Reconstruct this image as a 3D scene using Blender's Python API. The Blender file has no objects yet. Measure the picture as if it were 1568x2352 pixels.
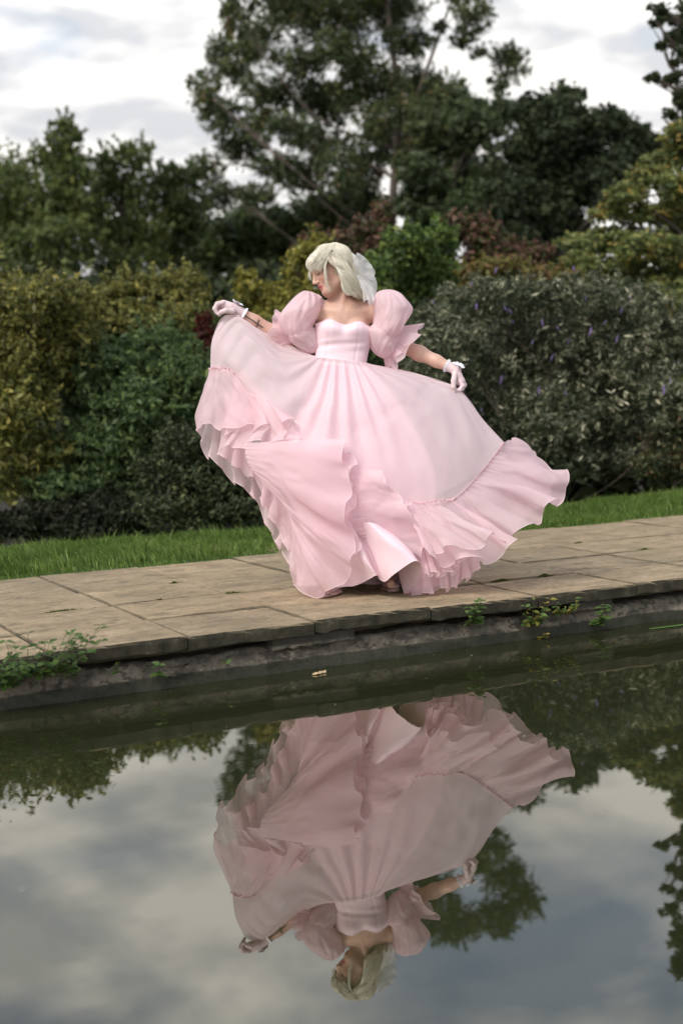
import bpy, bmesh, math, random
import numpy as np
from mathutils import Vector, Matrix

random.seed(7)
RNG = np.random.default_rng(7)
PI = math.pi
SC = bpy.context.scene
COL = SC.collection

# ------------------------------------------------------------------ camera
YAW, PITCH, ROLL = math.radians(63.0), math.radians(5.35), math.radians(1.9)
CAM = np.array([0.0, 0.0, 1.04])
_f = np.array([math.cos(YAW) * math.cos(PITCH), math.sin(YAW) * math.cos(PITCH), -math.sin(PITCH)])
_r = np.array([math.sin(YAW), -math.cos(YAW), 0.0])
_u = np.cross(_r, _f)
CR = math.cos(ROLL) * _r - math.sin(ROLL) * _u
CU = math.cos(ROLL) * _u + math.sin(ROLL) * _r
CF = _f
cam_data = bpy.data.cameras.new('camera')
cam = bpy.data.objects.new('camera', cam_data)
COL.objects.link(cam)
cam.matrix_world = Matrix(((CR[0], CU[0], -CF[0], CAM[0]), (CR[1], CU[1], -CF[1], CAM[1]),
                           (CR[2], CU[2], -CF[2], CAM[2]), (0, 0, 0, 1)))
cam_data.sensor_fit = 'VERTICAL'
cam_data.sensor_height = 36.0
cam_data.lens = 50.0
cam_data.clip_end = 2000.0
cam_data.dof.use_dof = True
cam_data.dof.focus_distance = 6.85
cam_data.dof.aperture_fstop = 1.6
SC.camera = cam

# ------------------------------------------------------------------ world, sun, exposure
SUN_EL, SUN_AZ = math.radians(48), math.radians(205)      # azimuth counter-clockwise from +X
world = bpy.data.worlds.new('World')
SC.world = world
world.use_nodes = True
wn, wl = world.node_tree.nodes, world.node_tree.links
wn.clear()
w_out = wn.new('ShaderNodeOutputWorld')
w_bg = wn.new('ShaderNodeBackground')
w_sky = wn.new('ShaderNodeTexSky')
w_sky.sky_type = 'NISHITA'
w_sky.sun_disc = False
w_sky.sun_elevation = SUN_EL
w_sky.sun_rotation = math.pi / 2 - SUN_AZ
w_sky.dust_density = 2.0
w_bg.inputs['Strength'].default_value = 0.1
tc = wn.new('ShaderNodeTexCoord')
sep = wn.new('ShaderNodeSeparateXYZ')
wl.new(tc.outputs['Generated'], sep.inputs[0])


def wmath(op, a, b=None, c=None):
    n = wn.new('ShaderNodeMath')
    n.operation = op
    for i, v in enumerate((a, b, c)):
        if v is None:
            continue
        if isinstance(v, (int, float)):
            n.inputs[i].default_value = v
        else:
            wl.new(v, n.inputs[i])
    return n.outputs[0]


zc = wmath('MAXIMUM', sep.outputs[2], 0.0)
den = wmath('ADD', zc, 0.16)
comb = wn.new('ShaderNodeCombineXYZ')
wl.new(wmath('DIVIDE', sep.outputs[0], den), comb.inputs[0])
wl.new(wmath('DIVIDE', sep.outputs[1], den), comb.inputs[1])
cn1 = wn.new('ShaderNodeTexNoise')
cn1.inputs['Scale'].default_value = 2.5
cn1.inputs['Detail'].default_value = 5
cn1.inputs['Roughness'].default_value = 0.5
cn1.inputs['Distortion'].default_value = 0.35
wl.new(comb.outputs[0], cn1.inputs['Vector'])
cn2 = wn.new('ShaderNodeTexNoise')
cn2.inputs['Scale'].default_value = 4.2
cn2.inputs['Detail'].default_value = 7
cn2.inputs['Roughness'].default_value = 0.5
wl.new(comb.outputs[0], cn2.inputs['Vector'])
# cover: where the cloud sheet is closed; small blue gaps high up
cover = wn.new('ShaderNodeMapRange')
cover.inputs['From Min'].default_value = 0.40
cover.inputs['From Max'].default_value = 0.62
cover.inputs['To Min'].default_value = 0.22
# the cloud sheet thins out overhead and closes towards the horizon
wl.new(wmath('ADD', cn1.outputs['Fac'], wmath('MULTIPLY', wmath('SUBTRACT', 0.46, zc), 0.8)), cover.inputs['Value'])
shade = wn.new('ShaderNodeValToRGB')
shade.color_ramp.elements[0].position = 0.41
shade.color_ramp.elements[0].color = (4.2, 4.25, 4.4, 1)
shade.color_ramp.elements[1].position = 0.60
shade.color_ramp.elements[1].color = (7.1, 6.9, 6.6, 1)
wl.new(cn2.outputs['Fac'], shade.inputs['Fac'])
mixc = wn.new('ShaderNodeMix')
mixc.data_type = 'RGBA'
wl.new(cover.outputs[0], mixc.inputs['Factor'])
wl.new(w_sky.outputs[0], mixc.inputs['A'])
# an overcast sky is brighter overhead than at the horizon
grad = wn.new('ShaderNodeVectorMath')
grad.operation = 'SCALE'
wl.new(shade.outputs[0], grad.inputs[0])
wl.new(wmath('MULTIPLY_ADD', zc, 0.9, 0.95), grad.inputs['Scale'])
wl.new(grad.outputs[0], mixc.inputs['B'])
wl.new(mixc.outputs['Result'], w_bg.inputs['Color'])
wl.new(w_bg.outputs[0], w_out.inputs[0])

sun_data = bpy.data.lights.new('sun', 'SUN')
sun_data.energy = 1.5
sun_data.angle = math.radians(22)
sun_data.color = (1.0, 0.95, 0.88)
sun = bpy.data.objects.new('sun', sun_data)
COL.objects.link(sun)
sd = Vector((math.cos(SUN_AZ) * math.cos(SUN_EL), math.sin(SUN_AZ) * math.cos(SUN_EL), math.sin(SUN_EL)))
sun.rotation_euler = sd.to_track_quat('Z', 'Y').to_euler()
sun.location = (0, 0, 20)
SC.view_settings.view_transform = 'Standard'
SC.view_settings.look = 'None'
SC.view_settings.exposure = 0.70
SC.view_settings.gamma = 1.0
SC.cycles.use_denoising = True
SC.cycles.max_bounces = 10
SC.cycles.transparent_max_bounces = 16

# ------------------------------------------------------------------ helpers
FD = 50.0 / 36.0 * 2352.0          # focal length in units of the 1568 x 2352 layout grid


def at(x, y, z):
    """point seen at layout position (x, y) at depth z along the view axis"""
    return CAM + z * (CF + CR * ((x - 784.0) / FD) + CU * ((1176.0 - y) / FD))


def on_plane(x, y, h=0.0):
    d = CF + CR * ((x - 784.0) / FD) + CU * ((1176.0 - y) / FD)
    return CAM + d * ((h - CAM[2]) / d[2])


def tag(o, label=None, cat=None, group=None, kind=None):
    if label:
        o['label'] = label
    if cat:
        o['category'] = cat
    if group:
        o['group'] = group
    if kind:
        o['kind'] = kind
    return o


def empty(name, loc):
    o = bpy.data.objects.new(name, None)
    o.location = Vector(loc)
    o.empty_display_size = 0.1
    COL.objects.link(o)
    return o


def mesh_np(name, V, F, nside):
    """mesh from numpy arrays: V (n,3), F (m,nside)"""
    me = bpy.data.meshes.new(name)
    V = np.ascontiguousarray(V, dtype=np.float32)
    F = np.ascontiguousarray(F, dtype=np.int32)
    me.vertices.add(len(V))
    me.vertices.foreach_set('co', V.ravel())
    me.loops.add(F.size)
    me.loops.foreach_set('vertex_index', F.ravel())
    me.polygons.add(len(F))
    me.polygons.foreach_set('loop_start', np.arange(0, F.size, nside, dtype=np.int32))
    me.polygons.foreach_set('loop_total', np.full(len(F), nside, dtype=np.int32))
    me.update(calc_edges=True)
    return me


def set_color(me, C, name='tint'):
    a = me.color_attributes.new(name, 'FLOAT_COLOR', 'POINT')
    c = np.ones((len(C), 4), dtype=np.float32)
    c[:, :3] = C
    a.data.foreach_set('color', c.ravel())


def smooth(me):
    me.polygons.foreach_set('use_smooth', np.ones(len(me.polygons), dtype=bool))


def obj(name, me, mat=None, parent=None):
    o = bpy.data.objects.new(name, me)
    COL.objects.link(o)
    if mat is not None and len(me.materials) == 0:
        me.materials.append(mat)
    if parent is not None:
        o.parent = parent
    return o


def bm_mesh(name, bm):
    me = bpy.data.meshes.new(name)
    bm.to_mesh(me)
    bm.free()
    return me


# ---- materials
class Mat:
    def __init__(self, name):
        self.m = bpy.data.materials.new(name)
        self.m.use_nodes = True
        self.n = self.m.node_tree.nodes
        self.l = self.m.node_tree.links
        self.n.clear()
        self.out = self.n.new('ShaderNodeOutputMaterial')

    def node(self, t, **kw):
        nd = self.n.new(t)
        for k, v in kw.items():
            if hasattr(nd, k):
                setattr(nd, k, v)
            else:
                nd.inputs[k].default_value = v
        return nd

    def noise(self, scale, detail=4, rough=0.55, vec=None, dist=0.0):
        nd = self.node('ShaderNodeTexNoise')
        nd.inputs['Scale'].default_value = scale
        nd.inputs['Detail'].default_value = detail
        nd.inputs['Roughness'].default_value = rough
        nd.inputs['Distortion'].default_value = dist
        if vec is not None:
            self.l.new(vec, nd.inputs['Vector'])
        return nd.outputs['Fac']

    def coord(self, kind='Object', scale=None, rot=None):
        t = self.node('ShaderNodeTexCoord').outputs[kind]
        if kind == 'Position':
            t = self.node('ShaderNodeNewGeometry').outputs['Position']
        if scale is None:
            return t
        mp = self.node('ShaderNodeMapping')
        mp.inputs['Scale'].default_value = scale
        if rot:
            mp.inputs['Rotation'].default_value = rot
        self.l.new(t, mp.inputs['Vector'])
        return mp.outputs[0]

    def pos(self, scale=None, rot=None):
        t = self.node('ShaderNodeNewGeometry').outputs['Position']
        if scale is None:
            return t
        mp = self.node('ShaderNodeMapping')
        mp.inputs['Scale'].default_value = scale
        if rot:
            mp.inputs['Rotation'].default_value = rot
        self.l.new(t, mp.inputs['Vector'])
        return mp.outputs[0]

    def ramp(self, fac, stops):
        r = self.node('ShaderNodeValToRGB')
        el = r.color_ramp.elements
        while len(el) < len(stops):
            el.new(0.5)
        for e, (p, c) in zip(el, stops):
            e.position = p
            e.color = (*c, 1) if len(c) == 3 else c
        self.l.new(fac, r.inputs['Fac'])
        return r.outputs['Color']

    def mix(self, fac, a, b, mode='MIX'):
        nd = self.node('ShaderNodeMix', data_type='RGBA', blend_type=mode)
        for key, v in (('Factor', fac), ('A', a), ('B', b)):
            if isinstance(v, (int, float)):
                nd.inputs[key].default_value = v
            elif isinstance(v, tuple):
                nd.inputs[key].default_value = (*v, 1)
            else:
                self.l.new(v, nd.inputs[key])
        return nd.outputs['Result']

    def bump(self, height, strength, dist=0.01):
        b = self.node('ShaderNodeBump')
        b.inputs['Strength'].default_value = strength
        b.inputs['Distance'].default_value = dist
        self.l.new(height, b.inputs['Height'])
        return b.outputs[0]

    def bsdf(self, color, rough=0.6, normal=None, **kw):
        p = self.node('ShaderNodeBsdfPrincipled')
        if isinstance(color, tuple):
            p.inputs['Base Color'].default_value = (*color, 1)
        else:
            self.l.new(color, p.inputs['Base Color'])
        if isinstance(rough, (int, float)):
            p.inputs['Roughness'].default_value = rough
        else:
            self.l.new(rough, p.inputs['Roughness'])
        if normal is not None:
            self.l.new(normal, p.inputs['Normal'])
        for k, v in kw.items():
            p.inputs[k.replace('_', ' ')].default_value = v
        return p.outputs[0]

    def shmix(self, fac, a, b):
        s = self.node('ShaderNodeMixShader')
        if isinstance(fac, (int, float)):
            s.inputs[0].default_value = fac
        else:
            self.l.new(fac, s.inputs[0])
        self.l.new(a, s.inputs[1])
        self.l.new(b, s.inputs[2])
        return s.outputs[0]

    def done(self, sh):
        self.l.new(sh, self.out.inputs['Surface'])
        return self.m

    def attr(self, name='tint'):
        return self.node('ShaderNodeVertexColor', layer_name=name).outputs['Color']


def mat_plain(name, color, rough=0.6, **kw):
    M = Mat(name)
    return M.done(M.bsdf(color, rough, **kw))


def mat_leaf(name, trans=0.42, rough=0.5, spec=0.35):
    M = Mat(name)
    c = M.attr()
    d = M.bsdf(c, rough, Specular_IOR_Level=spec)
    t = M.node('ShaderNodeBsdfTranslucent')
    M.l.new(c, t.inputs[0])
    return M.done(M.shmix(trans, d, t.outputs[0]))


LEAF = mat_leaf('leaf')
LEAF_MATT = mat_leaf('leaf_matt', 0.22, 0.7, 0.2)


def mat_bark():
    M = Mat('bark')
    n = M.noise(9, 6, 0.65, M.pos((1, 1, 0.25)))
    c = M.ramp(n, [(0.3, (0.03, 0.022, 0.017)), (0.7, (0.10, 0.078, 0.06))])
    return M.done(M.bsdf(c, 0.85, M.bump(n, 0.6, 0.02)))


BARK = mat_bark()


def mat_bark_pale():
    M = Mat('pale_bark')
    n = M.noise(9, 6, 0.65, M.pos((1, 1, 0.25)))
    c = M.ramp(n, [(0.3, (0.07, 0.055, 0.045)), (0.7, (0.22, 0.175, 0.145))])
    return M.done(M.bsdf(c, 0.85, M.bump(n, 0.6, 0.02)))


BARK_PALE = mat_bark_pale()


def mat_slab(k):
    M = Mat('paving_stone')
    oi = M.node('ShaderNodeObjectInfo')
    p = M.pos()
    n1 = M.noise(3.2, 6, 0.62, M.pos((1, 2.2, 1)))
    n2 = M.noise(26, 5, 0.7, M.pos((1, 2.0, 1)))
    n3 = M.noise(220, 3, 0.6, p)
    n4 = M.noise(1.1, 3, 0.5, p)
    base = M.ramp(n1, [(0.25, (0.225, 0.178, 0.115)), (0.5, (0.36, 0.288, 0.19)), (0.75, (0.49, 0.395, 0.268))])
    base = M.mix(0.62, base, M.ramp(n2, [(0.3, (0.45, 0.44, 0.42)), (0.7, (1.25, 1.2, 1.12))]), 'MULTIPLY')
    base = M.mix(0.5, base, M.ramp(n3, [(0.35, (0.55, 0.55, 0.55)), (0.65, (1.35, 1.35, 1.35))]), 'MULTIPLY')
    # grey-green lichen weathering
    base = M.mix(M.ramp(n4, [(0.48, (0, 0, 0)), (0.72, (0.6, 0.6, 0.6))]), base, (0.20, 0.17, 0.11))
    blot = M.noise(7.5, 5, 0.65, M.pos((1, 1.5, 1)), 0.4)
    base = M.mix(M.ramp(blot, [(0.52, (0, 0, 0)), (0.64, (0.62, 0.62, 0.62))]), base, (0.15, 0.128, 0.085))
    # each slab was cast a little different
    base = M.mix(0.55, base, M.ramp(oi.outputs['Random'], [(0, (0.85, 0.85, 0.86)), (1, (1.15, 1.13, 1.08))]), 'MULTIPLY')
    # pale lime and lichen flecks
    sp = M.noise(34, 2, 0.5, M.pos((1, 1.7, 1)))
    base = M.mix(M.ramp(sp, [(0.70, (0, 0, 0)), (0.74, (0.75, 0.75, 0.75))]), base, (0.5, 0.46, 0.38))
    sd_ = M.noise(60, 2, 0.5, M.pos())
    base = M.mix(M.ramp(sd_, [(0.68, (0, 0, 0)), (0.72, (0.7, 0.7, 0.7))]), base, (0.07, 0.062, 0.045))
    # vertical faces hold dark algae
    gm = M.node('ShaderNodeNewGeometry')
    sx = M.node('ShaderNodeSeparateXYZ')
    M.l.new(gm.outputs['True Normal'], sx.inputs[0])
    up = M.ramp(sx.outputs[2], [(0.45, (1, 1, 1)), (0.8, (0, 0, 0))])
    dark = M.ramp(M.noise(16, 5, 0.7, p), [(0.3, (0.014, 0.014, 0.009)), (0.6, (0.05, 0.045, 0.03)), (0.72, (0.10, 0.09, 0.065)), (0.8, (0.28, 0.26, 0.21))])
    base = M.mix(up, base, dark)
    bh = M.mix(0.5, M.ramp(n2, [(0, (0, 0, 0)), (1, (1, 1, 1))]), M.ramp(n3, [(0, (0, 0, 0)), (1, (1, 1, 1))]))
    return M.done(M.bsdf(base, 0.88, M.bump(bh, 0.55, 0.006), Specular_IOR_Level=0.25))


SLAB = mat_slab(0)


def mat_wall():
    M = Mat('pool_concrete')
    p = M.pos()
    sx = M.node('ShaderNodeSeparateXYZ')
    M.l.new(p, sx.inputs[0])
    n1 = M.noise(7, 6, 0.65, p)
    n2 = M.noise(40, 5, 0.7, p)
    base = M.ramp(n1, [(0.28, (0.035, 0.031, 0.023)), (0.45, (0.10, 0.088, 0.066)), (0.72, (0.26, 0.225, 0.17))])
    vo = M.noise(22, 4, 0.6, M.pos((1, 1, 1.6)), 0.6)
    base = M.mix(M.ramp(vo, [(0.52, (0, 0, 0)), (0.60, (0.8, 0.8, 0.8))]), base, (0.035, 0.03, 0.024))
    base = M.mix(0.7, base, M.ramp(n2, [(0.3, (0.4, 0.4, 0.4)), (0.7, (1.2, 1.2, 1.2))]), 'MULTIPLY')
    # tide line of wet algae just above the water (ragged)
    z = M.node('ShaderNodeMath', operation='MULTIPLY_ADD')
    M.l.new(n1, z.inputs[0])
    z.inputs[1].default_value = 0.02
    M.l.new(sx.outputs[2], z.inputs[2])
    wet = M.node('ShaderNodeMapRange')
    wet.inputs['From Min'].default_value = -0.156
    wet.inputs['From Max'].default_value = -0.149
    wet.inputs['To Min'].default_value = 1.0
    wet.inputs['To Max'].default_value = 0.0
    M.l.new(z.outputs[0], wet.inputs['Value'])
    base = M.mix(wet.outputs[0], base, M.ramp(n2, [(0.3, (0.012, 0.014, 0.009)), (0.7, (0.04, 0.04, 0.024))]))
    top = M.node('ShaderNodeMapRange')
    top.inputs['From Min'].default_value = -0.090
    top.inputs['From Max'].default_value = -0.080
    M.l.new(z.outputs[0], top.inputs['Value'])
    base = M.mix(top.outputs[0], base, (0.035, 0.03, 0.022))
    return M.done(M.bsdf(base, 0.8, M.bump(n2, 0.7, 0.008)))


WALL = mat_wall()


def mat_soil():
    M = Mat('soil')
    n = M.noise(5, 6, 0.7, M.pos())
    return M.done(M.bsdf(M.ramp(n, [(0.3, (0.012, 0.010, 0.007)), (0.7, (0.05, 0.04, 0.026))]), 0.95, M.bump(n, 0.6, 0.03)))


SOIL = mat_soil()


def mat_turf():
    M = Mat('turf')
    n = M.noise(12, 5, 0.7, M.pos())
    return M.done(M.bsdf(M.ramp(n, [(0.3, (0.018, 0.04, 0.008)), (0.7, (0.05, 0.11, 0.02))]), 0.9))


TURF = mat_turf()


def mat_water():
    M = Mat('pond_water')
    p = M.pos((1, 1, 1))
    n = M.noise(0.9, 2, 0.5, M.pos((0.6, 1.0, 1), (0, 0, 0.1)))
    n2 = M.noise(9, 2, 0.5, M.pos((0.35, 1.6, 1), (0, 0, 0.1)))
    patch = M.noise(0.55, 2, 0.5, p)
    h = M.node('ShaderNodeMath', operation='MULTIPLY')
    M.l.new(n2, h.inputs[0])
    M.l.new(M.ramp(patch, [(0.45, (0.03, 0.03, 0.03)), (0.75, (0.3, 0.3, 0.3))]), h.inputs[1])
    h2 = M.node('ShaderNodeMath', operation='ADD')
    M.l.new(h.outputs[0], h2.inputs[0])
    M.l.new(n, h2.inputs[1])
    nrm = M.bump(h2.outputs[0], 0.045, 0.02)
    fr = M.node('ShaderNodeFresnel')
    fr.inputs['IOR'].default_value = 2.4
    M.l.new(nrm, fr.inputs['Normal'])
    d = M.node('ShaderNodeBsdfDiffuse')
    d.inputs['Color'].default_value = (0.020, 0.024, 0.010, 1)
    g = M.node('ShaderNodeBsdfGlossy')
    g.inputs['Roughness'].default_value = 0.004
    g.inputs['Color'].default_value = (0.98, 0.95, 0.88, 1)
    M.l.new(nrm, g.inputs['Normal'])
    return M.done(M.shmix(fr.outputs[0], d.outputs[0], g.outputs[0]))


WATER = mat_water()

# ------------------------------------------------------------------ the setting
EDGE_Y, LAWN_Y, BED_Y, WATER_Z = 5.48, 7.80, 9.0, -0.212


def quad_sheet(name, x0, x1, y0, y1, z, mat, nx=1, ny=1, zf=None):
    xs = np.linspace(x0, x1, nx + 1)
    ys = np.linspace(y0, y1, ny + 1)
    X, Y = np.meshgrid(xs, ys, indexing='ij')
    Z = np.full_like(X, z) if zf is None else zf(X, Y)
    V = np.stack([X, Y, Z], -1).reshape(-1, 3)
    idx = np.arange((nx + 1) * (ny + 1)).reshape(nx + 1, ny + 1)
    F = np.stack([idx[:-1, :-1], idx[1:, :-1], idx[1:, 1:], idx[:-1, 1:]], -1).reshape(-1, 4)
    me = mesh_np(name, V, F, 4)
    return obj(name, me, mat)


water = tag(quad_sheet('pond_water', -25, 30, -3.0, EDGE_Y + 0.12, WATER_Z, WATER), kind='structure')
pool_floor = tag(quad_sheet('pool_floor', -26, 31, -3.5, EDGE_Y + 0.3, -1.2, SOIL), kind='structure')


def lawn_h(X, Y):
    # level strip beside the paving, rolling gently down under the shrubs
    t = np.clip((Y - (BED_Y - 0.25)) / 3.0, 0, 1)
    return -0.012 + 0.03 * np.sin(X * 0.9) * np.clip((Y - LAWN_Y) / 1.0, 0, 1) * (1 - t) - 0.35 * t * t * (3 - 2 * t)


lawn = tag(quad_sheet('lawn', -14, 26, LAWN_Y - 0.05, 13.0, 0, TURF, 120, 40, lawn_h), kind='structure')
ground = tag(quad_sheet('ground', -400, 400, 12.6, 900, -0.36, SOIL), kind='structure')
for i, a in enumerate(((-400, -14, EDGE_Y + 0.2, 12.6), (26, 400, EDGE_Y + 0.2, 12.6), (-400, 400, -400, -3.3))):
    tag(quad_sheet('ground', a[0], a[1], a[2], a[3], -0.36, SOIL), kind='structure')

# paving: bed + individual slabs
bed = bmesh.new()
bmesh.ops.create_cube(bed, size=1.0, matrix=Matrix.Translation((6, (EDGE_Y + 0.16 + LAWN_Y) / 2, -0.112)) @ Matrix.Diagonal((40, LAWN_Y - EDGE_Y - 0.16, 0.2, 1)))
JOINT = mat_plain('joint_grit', (0.12, 0.10, 0.06), 0.95)
paving = tag(obj('paving', bm_mesh('paving', bed), JOINT), kind='structure')


def slab_mesh(w, d, th, seed, chip_front=False):
    """a worn flagstone: bevelled box, slightly uneven edges and chipped arris"""
    rg = np.random.default_rng(seed)
    nx, ny = 14, 8
    bm = bmesh.new()
    xs = np.linspace(-w / 2, w / 2, nx + 1)
    ys = np.linspace(-d / 2, d / 2, ny + 1)
    wob = lambda n, a: np.convolve(rg.normal(0, a, n + 4), [0.25, 0.5, 0.25], 'same')[2:-2]
    fx, bx_ = wob(nx + 1, 0.0035), wob(nx + 1, 0.0025)
    top = {}
    bev = 0.006
    for i, x in enumerate(xs):
        for j, y in enumerate(ys):
            yy = y + (fx[i] if j == 0 else bx_[i] if j == ny else 0)
            z = rg.normal(0, 0.0006)
            top[i, j] = bm.verts.new((x + (bev if i == 0 else -bev if i == nx else 0), yy + (bev if j == 0 else -bev if j == ny else 0), z))
    for i in range(nx):
        for j in range(ny):
            bm.faces.new((top[i, j], top[i + 1, j], top[i + 1, j + 1], top[i, j + 1]))
    loop = [(i, 0) for i in range(nx)] + [(nx, j) for j in range(ny)] + [(i, ny) for i in range(nx, 0, -1)] + [(0, j) for j in range(ny, 0, -1)]
    r1, r2 = [], []
    for (i, j) in loop:
        v = top[i, j].co
        ex = -bev if i == 0 else bev if i == nx else 0
        ey = -bev if j == 0 else bev if j == ny else 0
        c = abs(rg.normal(0, 0.008)) if (j == 0 and chip_front) else 0.002
        r1.append(bm.verts.new((v.x + ex, v.y + ey, -0.006 - c)))
        r2.append(bm.verts.new((v.x + ex, v.y + ey + (rg.normal(0, 0.002) if j == 0 else 0), -th + (rg.normal(0, 0.0025) if j == 0 else 0))))
    n = len(loop)
    for k in range(n):
        a, b = loop[k], loop[(k + 1) % n]
        bm.faces.new((top[a], r1[k], r1[(k + 1) % n], top[b]))
        bm.faces.new((r1[k], r2[k], r2[(k + 1) % n], r1[(k + 1) % n]))
    bm.faces.new(list(reversed(r2)))
    bmesh.ops.recalc_face_normals(bm, faces=bm.faces[:])
    return bm_mesh('slab', bm)


rows = (0.50, 0.50, 0.51, LAWN_Y - EDGE_Y - 1.51)
row_y = [EDGE_Y, EDGE_Y + 0.5, EDGE_Y + 1.0, EDGE_Y + 1.51, LAWN_Y]
GRID = 0.583
# x of the first cross joint on the coping, from the photograph's joints
j0 = on_plane(432, 1461)[0]
joint = 0.0055
slab_ms = [[slab_mesh(GRID - joint, rows[r] - joint, 0.054, 80 + 10 * r + k, r == 0) for k in range(6)] for r in range(4)]
rg = random.Random(3)
for r in range(4):
    for k in range(int((-4 - j0) / GRID), int((13 - j0) / GRID)):
        s = obj('slab', slab_ms[r][rg.randrange(6)], SLAB, paving)
        s.location = (j0 + (k + 0.5) * GRID, row_y[r] + rows[r] / 2, rg.uniform(-0.007, 0.003))
        s.rotation_euler = (rg.uniform(-0.005, 0.005), rg.uniform(-0.005, 0.005), rg.uniform(-0.005, 0.005))
        if r and rg.random() < 0.5:
            s.rotation_euler.z += PI
# the odd slab set back into the grass
ob = on_plane(1080 / 1.7009, 2168 / 1.7009)
s = obj('slab', slab_ms[2][1], SLAB, paving)
s.location = (ob[0] + 0.35, LAWN_Y + 0.1, -0.006)


# pool wall under the overhanging coping
def wall_build():
    rgw = np.random.default_rng(11)
    xs = np.arange(-6, 16, 0.035)
    prof = [(0.20, -0.094), (0.085, -0.097), (0.060, -0.102), (0.050, -0.118), (0.042, -0.138), (0.032, -0.160), (0.028, -0.178), (0.026, -0.23), (0.02, -0.6)]
    n, m = len(xs), len(prof)

    def ns(s):
        k = rgw.normal(0, 1, n + 40)
        ker = np.exp(-np.linspace(-2, 2, s) ** 2)
        return np.convolve(k, ker / np.sqrt((ker ** 2).sum()), 'same')[20:20 + n]
    V = np.zeros((n, m, 3))
    for j, (y, z) in enumerate(prof):
        V[:, j, 0] = xs
        V[:, j, 1] = EDGE_Y + y + 0.006 * ns(9) + 0.004 * ns(3)
        V[:, j, 2] = z + (0.006 * ns(7) + 0.004 * ns(3)) * (1 if 0 < j < 7 else 0)
    idx = np.arange(n * m).reshape(n, m)
    F = np.stack([idx[:-1, :-1], idx[:-1, 1:], idx[1:, 1:], idx[1:, :-1]], -1).reshape(-1, 4)
    me = mesh_np('pool_wall', V.reshape(-1, 3), F, 4)
    smooth(me)
    return me


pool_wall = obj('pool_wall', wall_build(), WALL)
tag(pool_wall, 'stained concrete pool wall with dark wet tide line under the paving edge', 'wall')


def rough_block(name, x0, x1, y0, y1, z0, z1, seed, mat, parent):
    rgb = np.random.default_rng(seed)
    bm = bmesh.new()
    bmesh.ops.create_cube(bm, size=1.0, matrix=Matrix.Translation(((x0 + x1) / 2, (y0 + y1) / 2, (z0 + z1) / 2)) @ Matrix.Diagonal((x1 - x0, y1 - y0, z1 - z0, 1)))
    bmesh.ops.subdivide_edges(bm, edges=bm.edges[:], cuts=5, use_grid_fill=True)
    for v in bm.verts:
        v.co += Vector(rgb.normal(0, 0.0028, 3))
    me = bm_mesh(name, bm)
    smooth(me)
    return obj(name, me, mat, parent)


for i, (xa, xb) in enumerate(((1050, 1240), (1244, 1460), (-600, -380), (2900, 3150))):
    xa_ = on_plane(xa / 1.7009, 2500 / 1.7009, -0.07)[0]
    xb_ = on_plane(xb / 1.7009, 2490 / 1.7009, -0.07)[0]
    rough_block('block', xa_, xb_, EDGE_Y + 0.022, EDGE_Y + 0.19, -0.108, -0.0575, 40 + i, WALL, pool_wall)

# ------------------------------------------------------------------ vegetation builders
def smooth_pts(P, n):
    """Catmull-Rom through P (k,3) -> n points"""
    P = np.asarray(P, float)
    k = len(P)
    if k == 1:
        return np.repeat(P, n, 0)
    Q = np.vstack([2 * P[0] - P[1], P, 2 * P[-1] - P[-2]])
    t = np.linspace(0, k - 1 - 1e-9, n)
    i = t.astype(int)
    u = (t - i)[:, None]
    a, b, c, d = Q[i], Q[i + 1], Q[i + 2], Q[i + 3]
    return 0.5 * (2 * b + (c - a) * u + (2 * a - 5 * b + 4 * c - d) * u * u + (3 * b - a - 3 * c + d) * u ** 3)


def tubes(paths, radii, sides=6):
    """paths: list of (n,3), radii: list of (n,) -> V, F(quads)"""
    Vs, Fs, o = [], [], 0
    ang = np.arange(sides) * 2 * PI / sides
    for P, R in zip(paths, radii):
        n = len(P)
        T = np.gradient(P, axis=0)
        T /= np.linalg.norm(T, axis=1, keepdims=True) + 1e-9
        ref = np.where(np.abs(T[:, 2:3]) > 0.9, np.array([[1.0, 0, 0]]), np.array([[0, 0, 1.0]]))
        A = np.cross(T, ref)
        A /= np.linalg.norm(A, axis=1, keepdims=True) + 1e-9
        B = np.cross(T, A)
        ring = P[:, None, :] + np.asarray(R)[:, None, None] * (np.cos(ang)[None, :, None] * A[:, None, :] + np.sin(ang)[None, :, None] * B[:, None, :])
        Vs.append(ring.reshape(-1, 3))
        idx = np.arange(n * sides).reshape(n, sides) + o
        nx = np.roll(idx, -1, axis=1)
        Fs.append(np.stack([idx[:-1], nx[:-1], nx[1:], idx[1:]], -1).reshape(-1, 4))
        o += n * sides
    return np.vstack(Vs), np.vstack(Fs)


def leaf_quads(C, up, size, aspect, rg, droop=0.0):
    """diamond leaves at centres C; up = preferred normals; returns V, F"""
    n = len(C)
    N = up + rg.normal(0, 0.75, (n, 3))
    N /= np.linalg.norm(N, axis=1, keepdims=True) + 1e-9
    A = rg.normal(0, 1, (n, 3))
    A[:, 2] -= droop
    A -= N * (A * N).sum(1, keepdims=True)
    A /= np.linalg.norm(A, axis=1, keepdims=True) + 1e-9
    B = np.cross(N, A)
    L = (size * rg.uniform(0.45, 1.6, n))[:, None]
    W = L * aspect
    V = np.stack([C - A * L * 0.5, C + B * W * 0.5 - N * W * 0.12, C + A * L * 0.5 - N * L * 0.1, C - B * W * 0.5 - N * W * 0.12], 1)
    F = np.arange(n * 4).reshape(n, 4)
    return V.reshape(-1, 3), F


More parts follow.
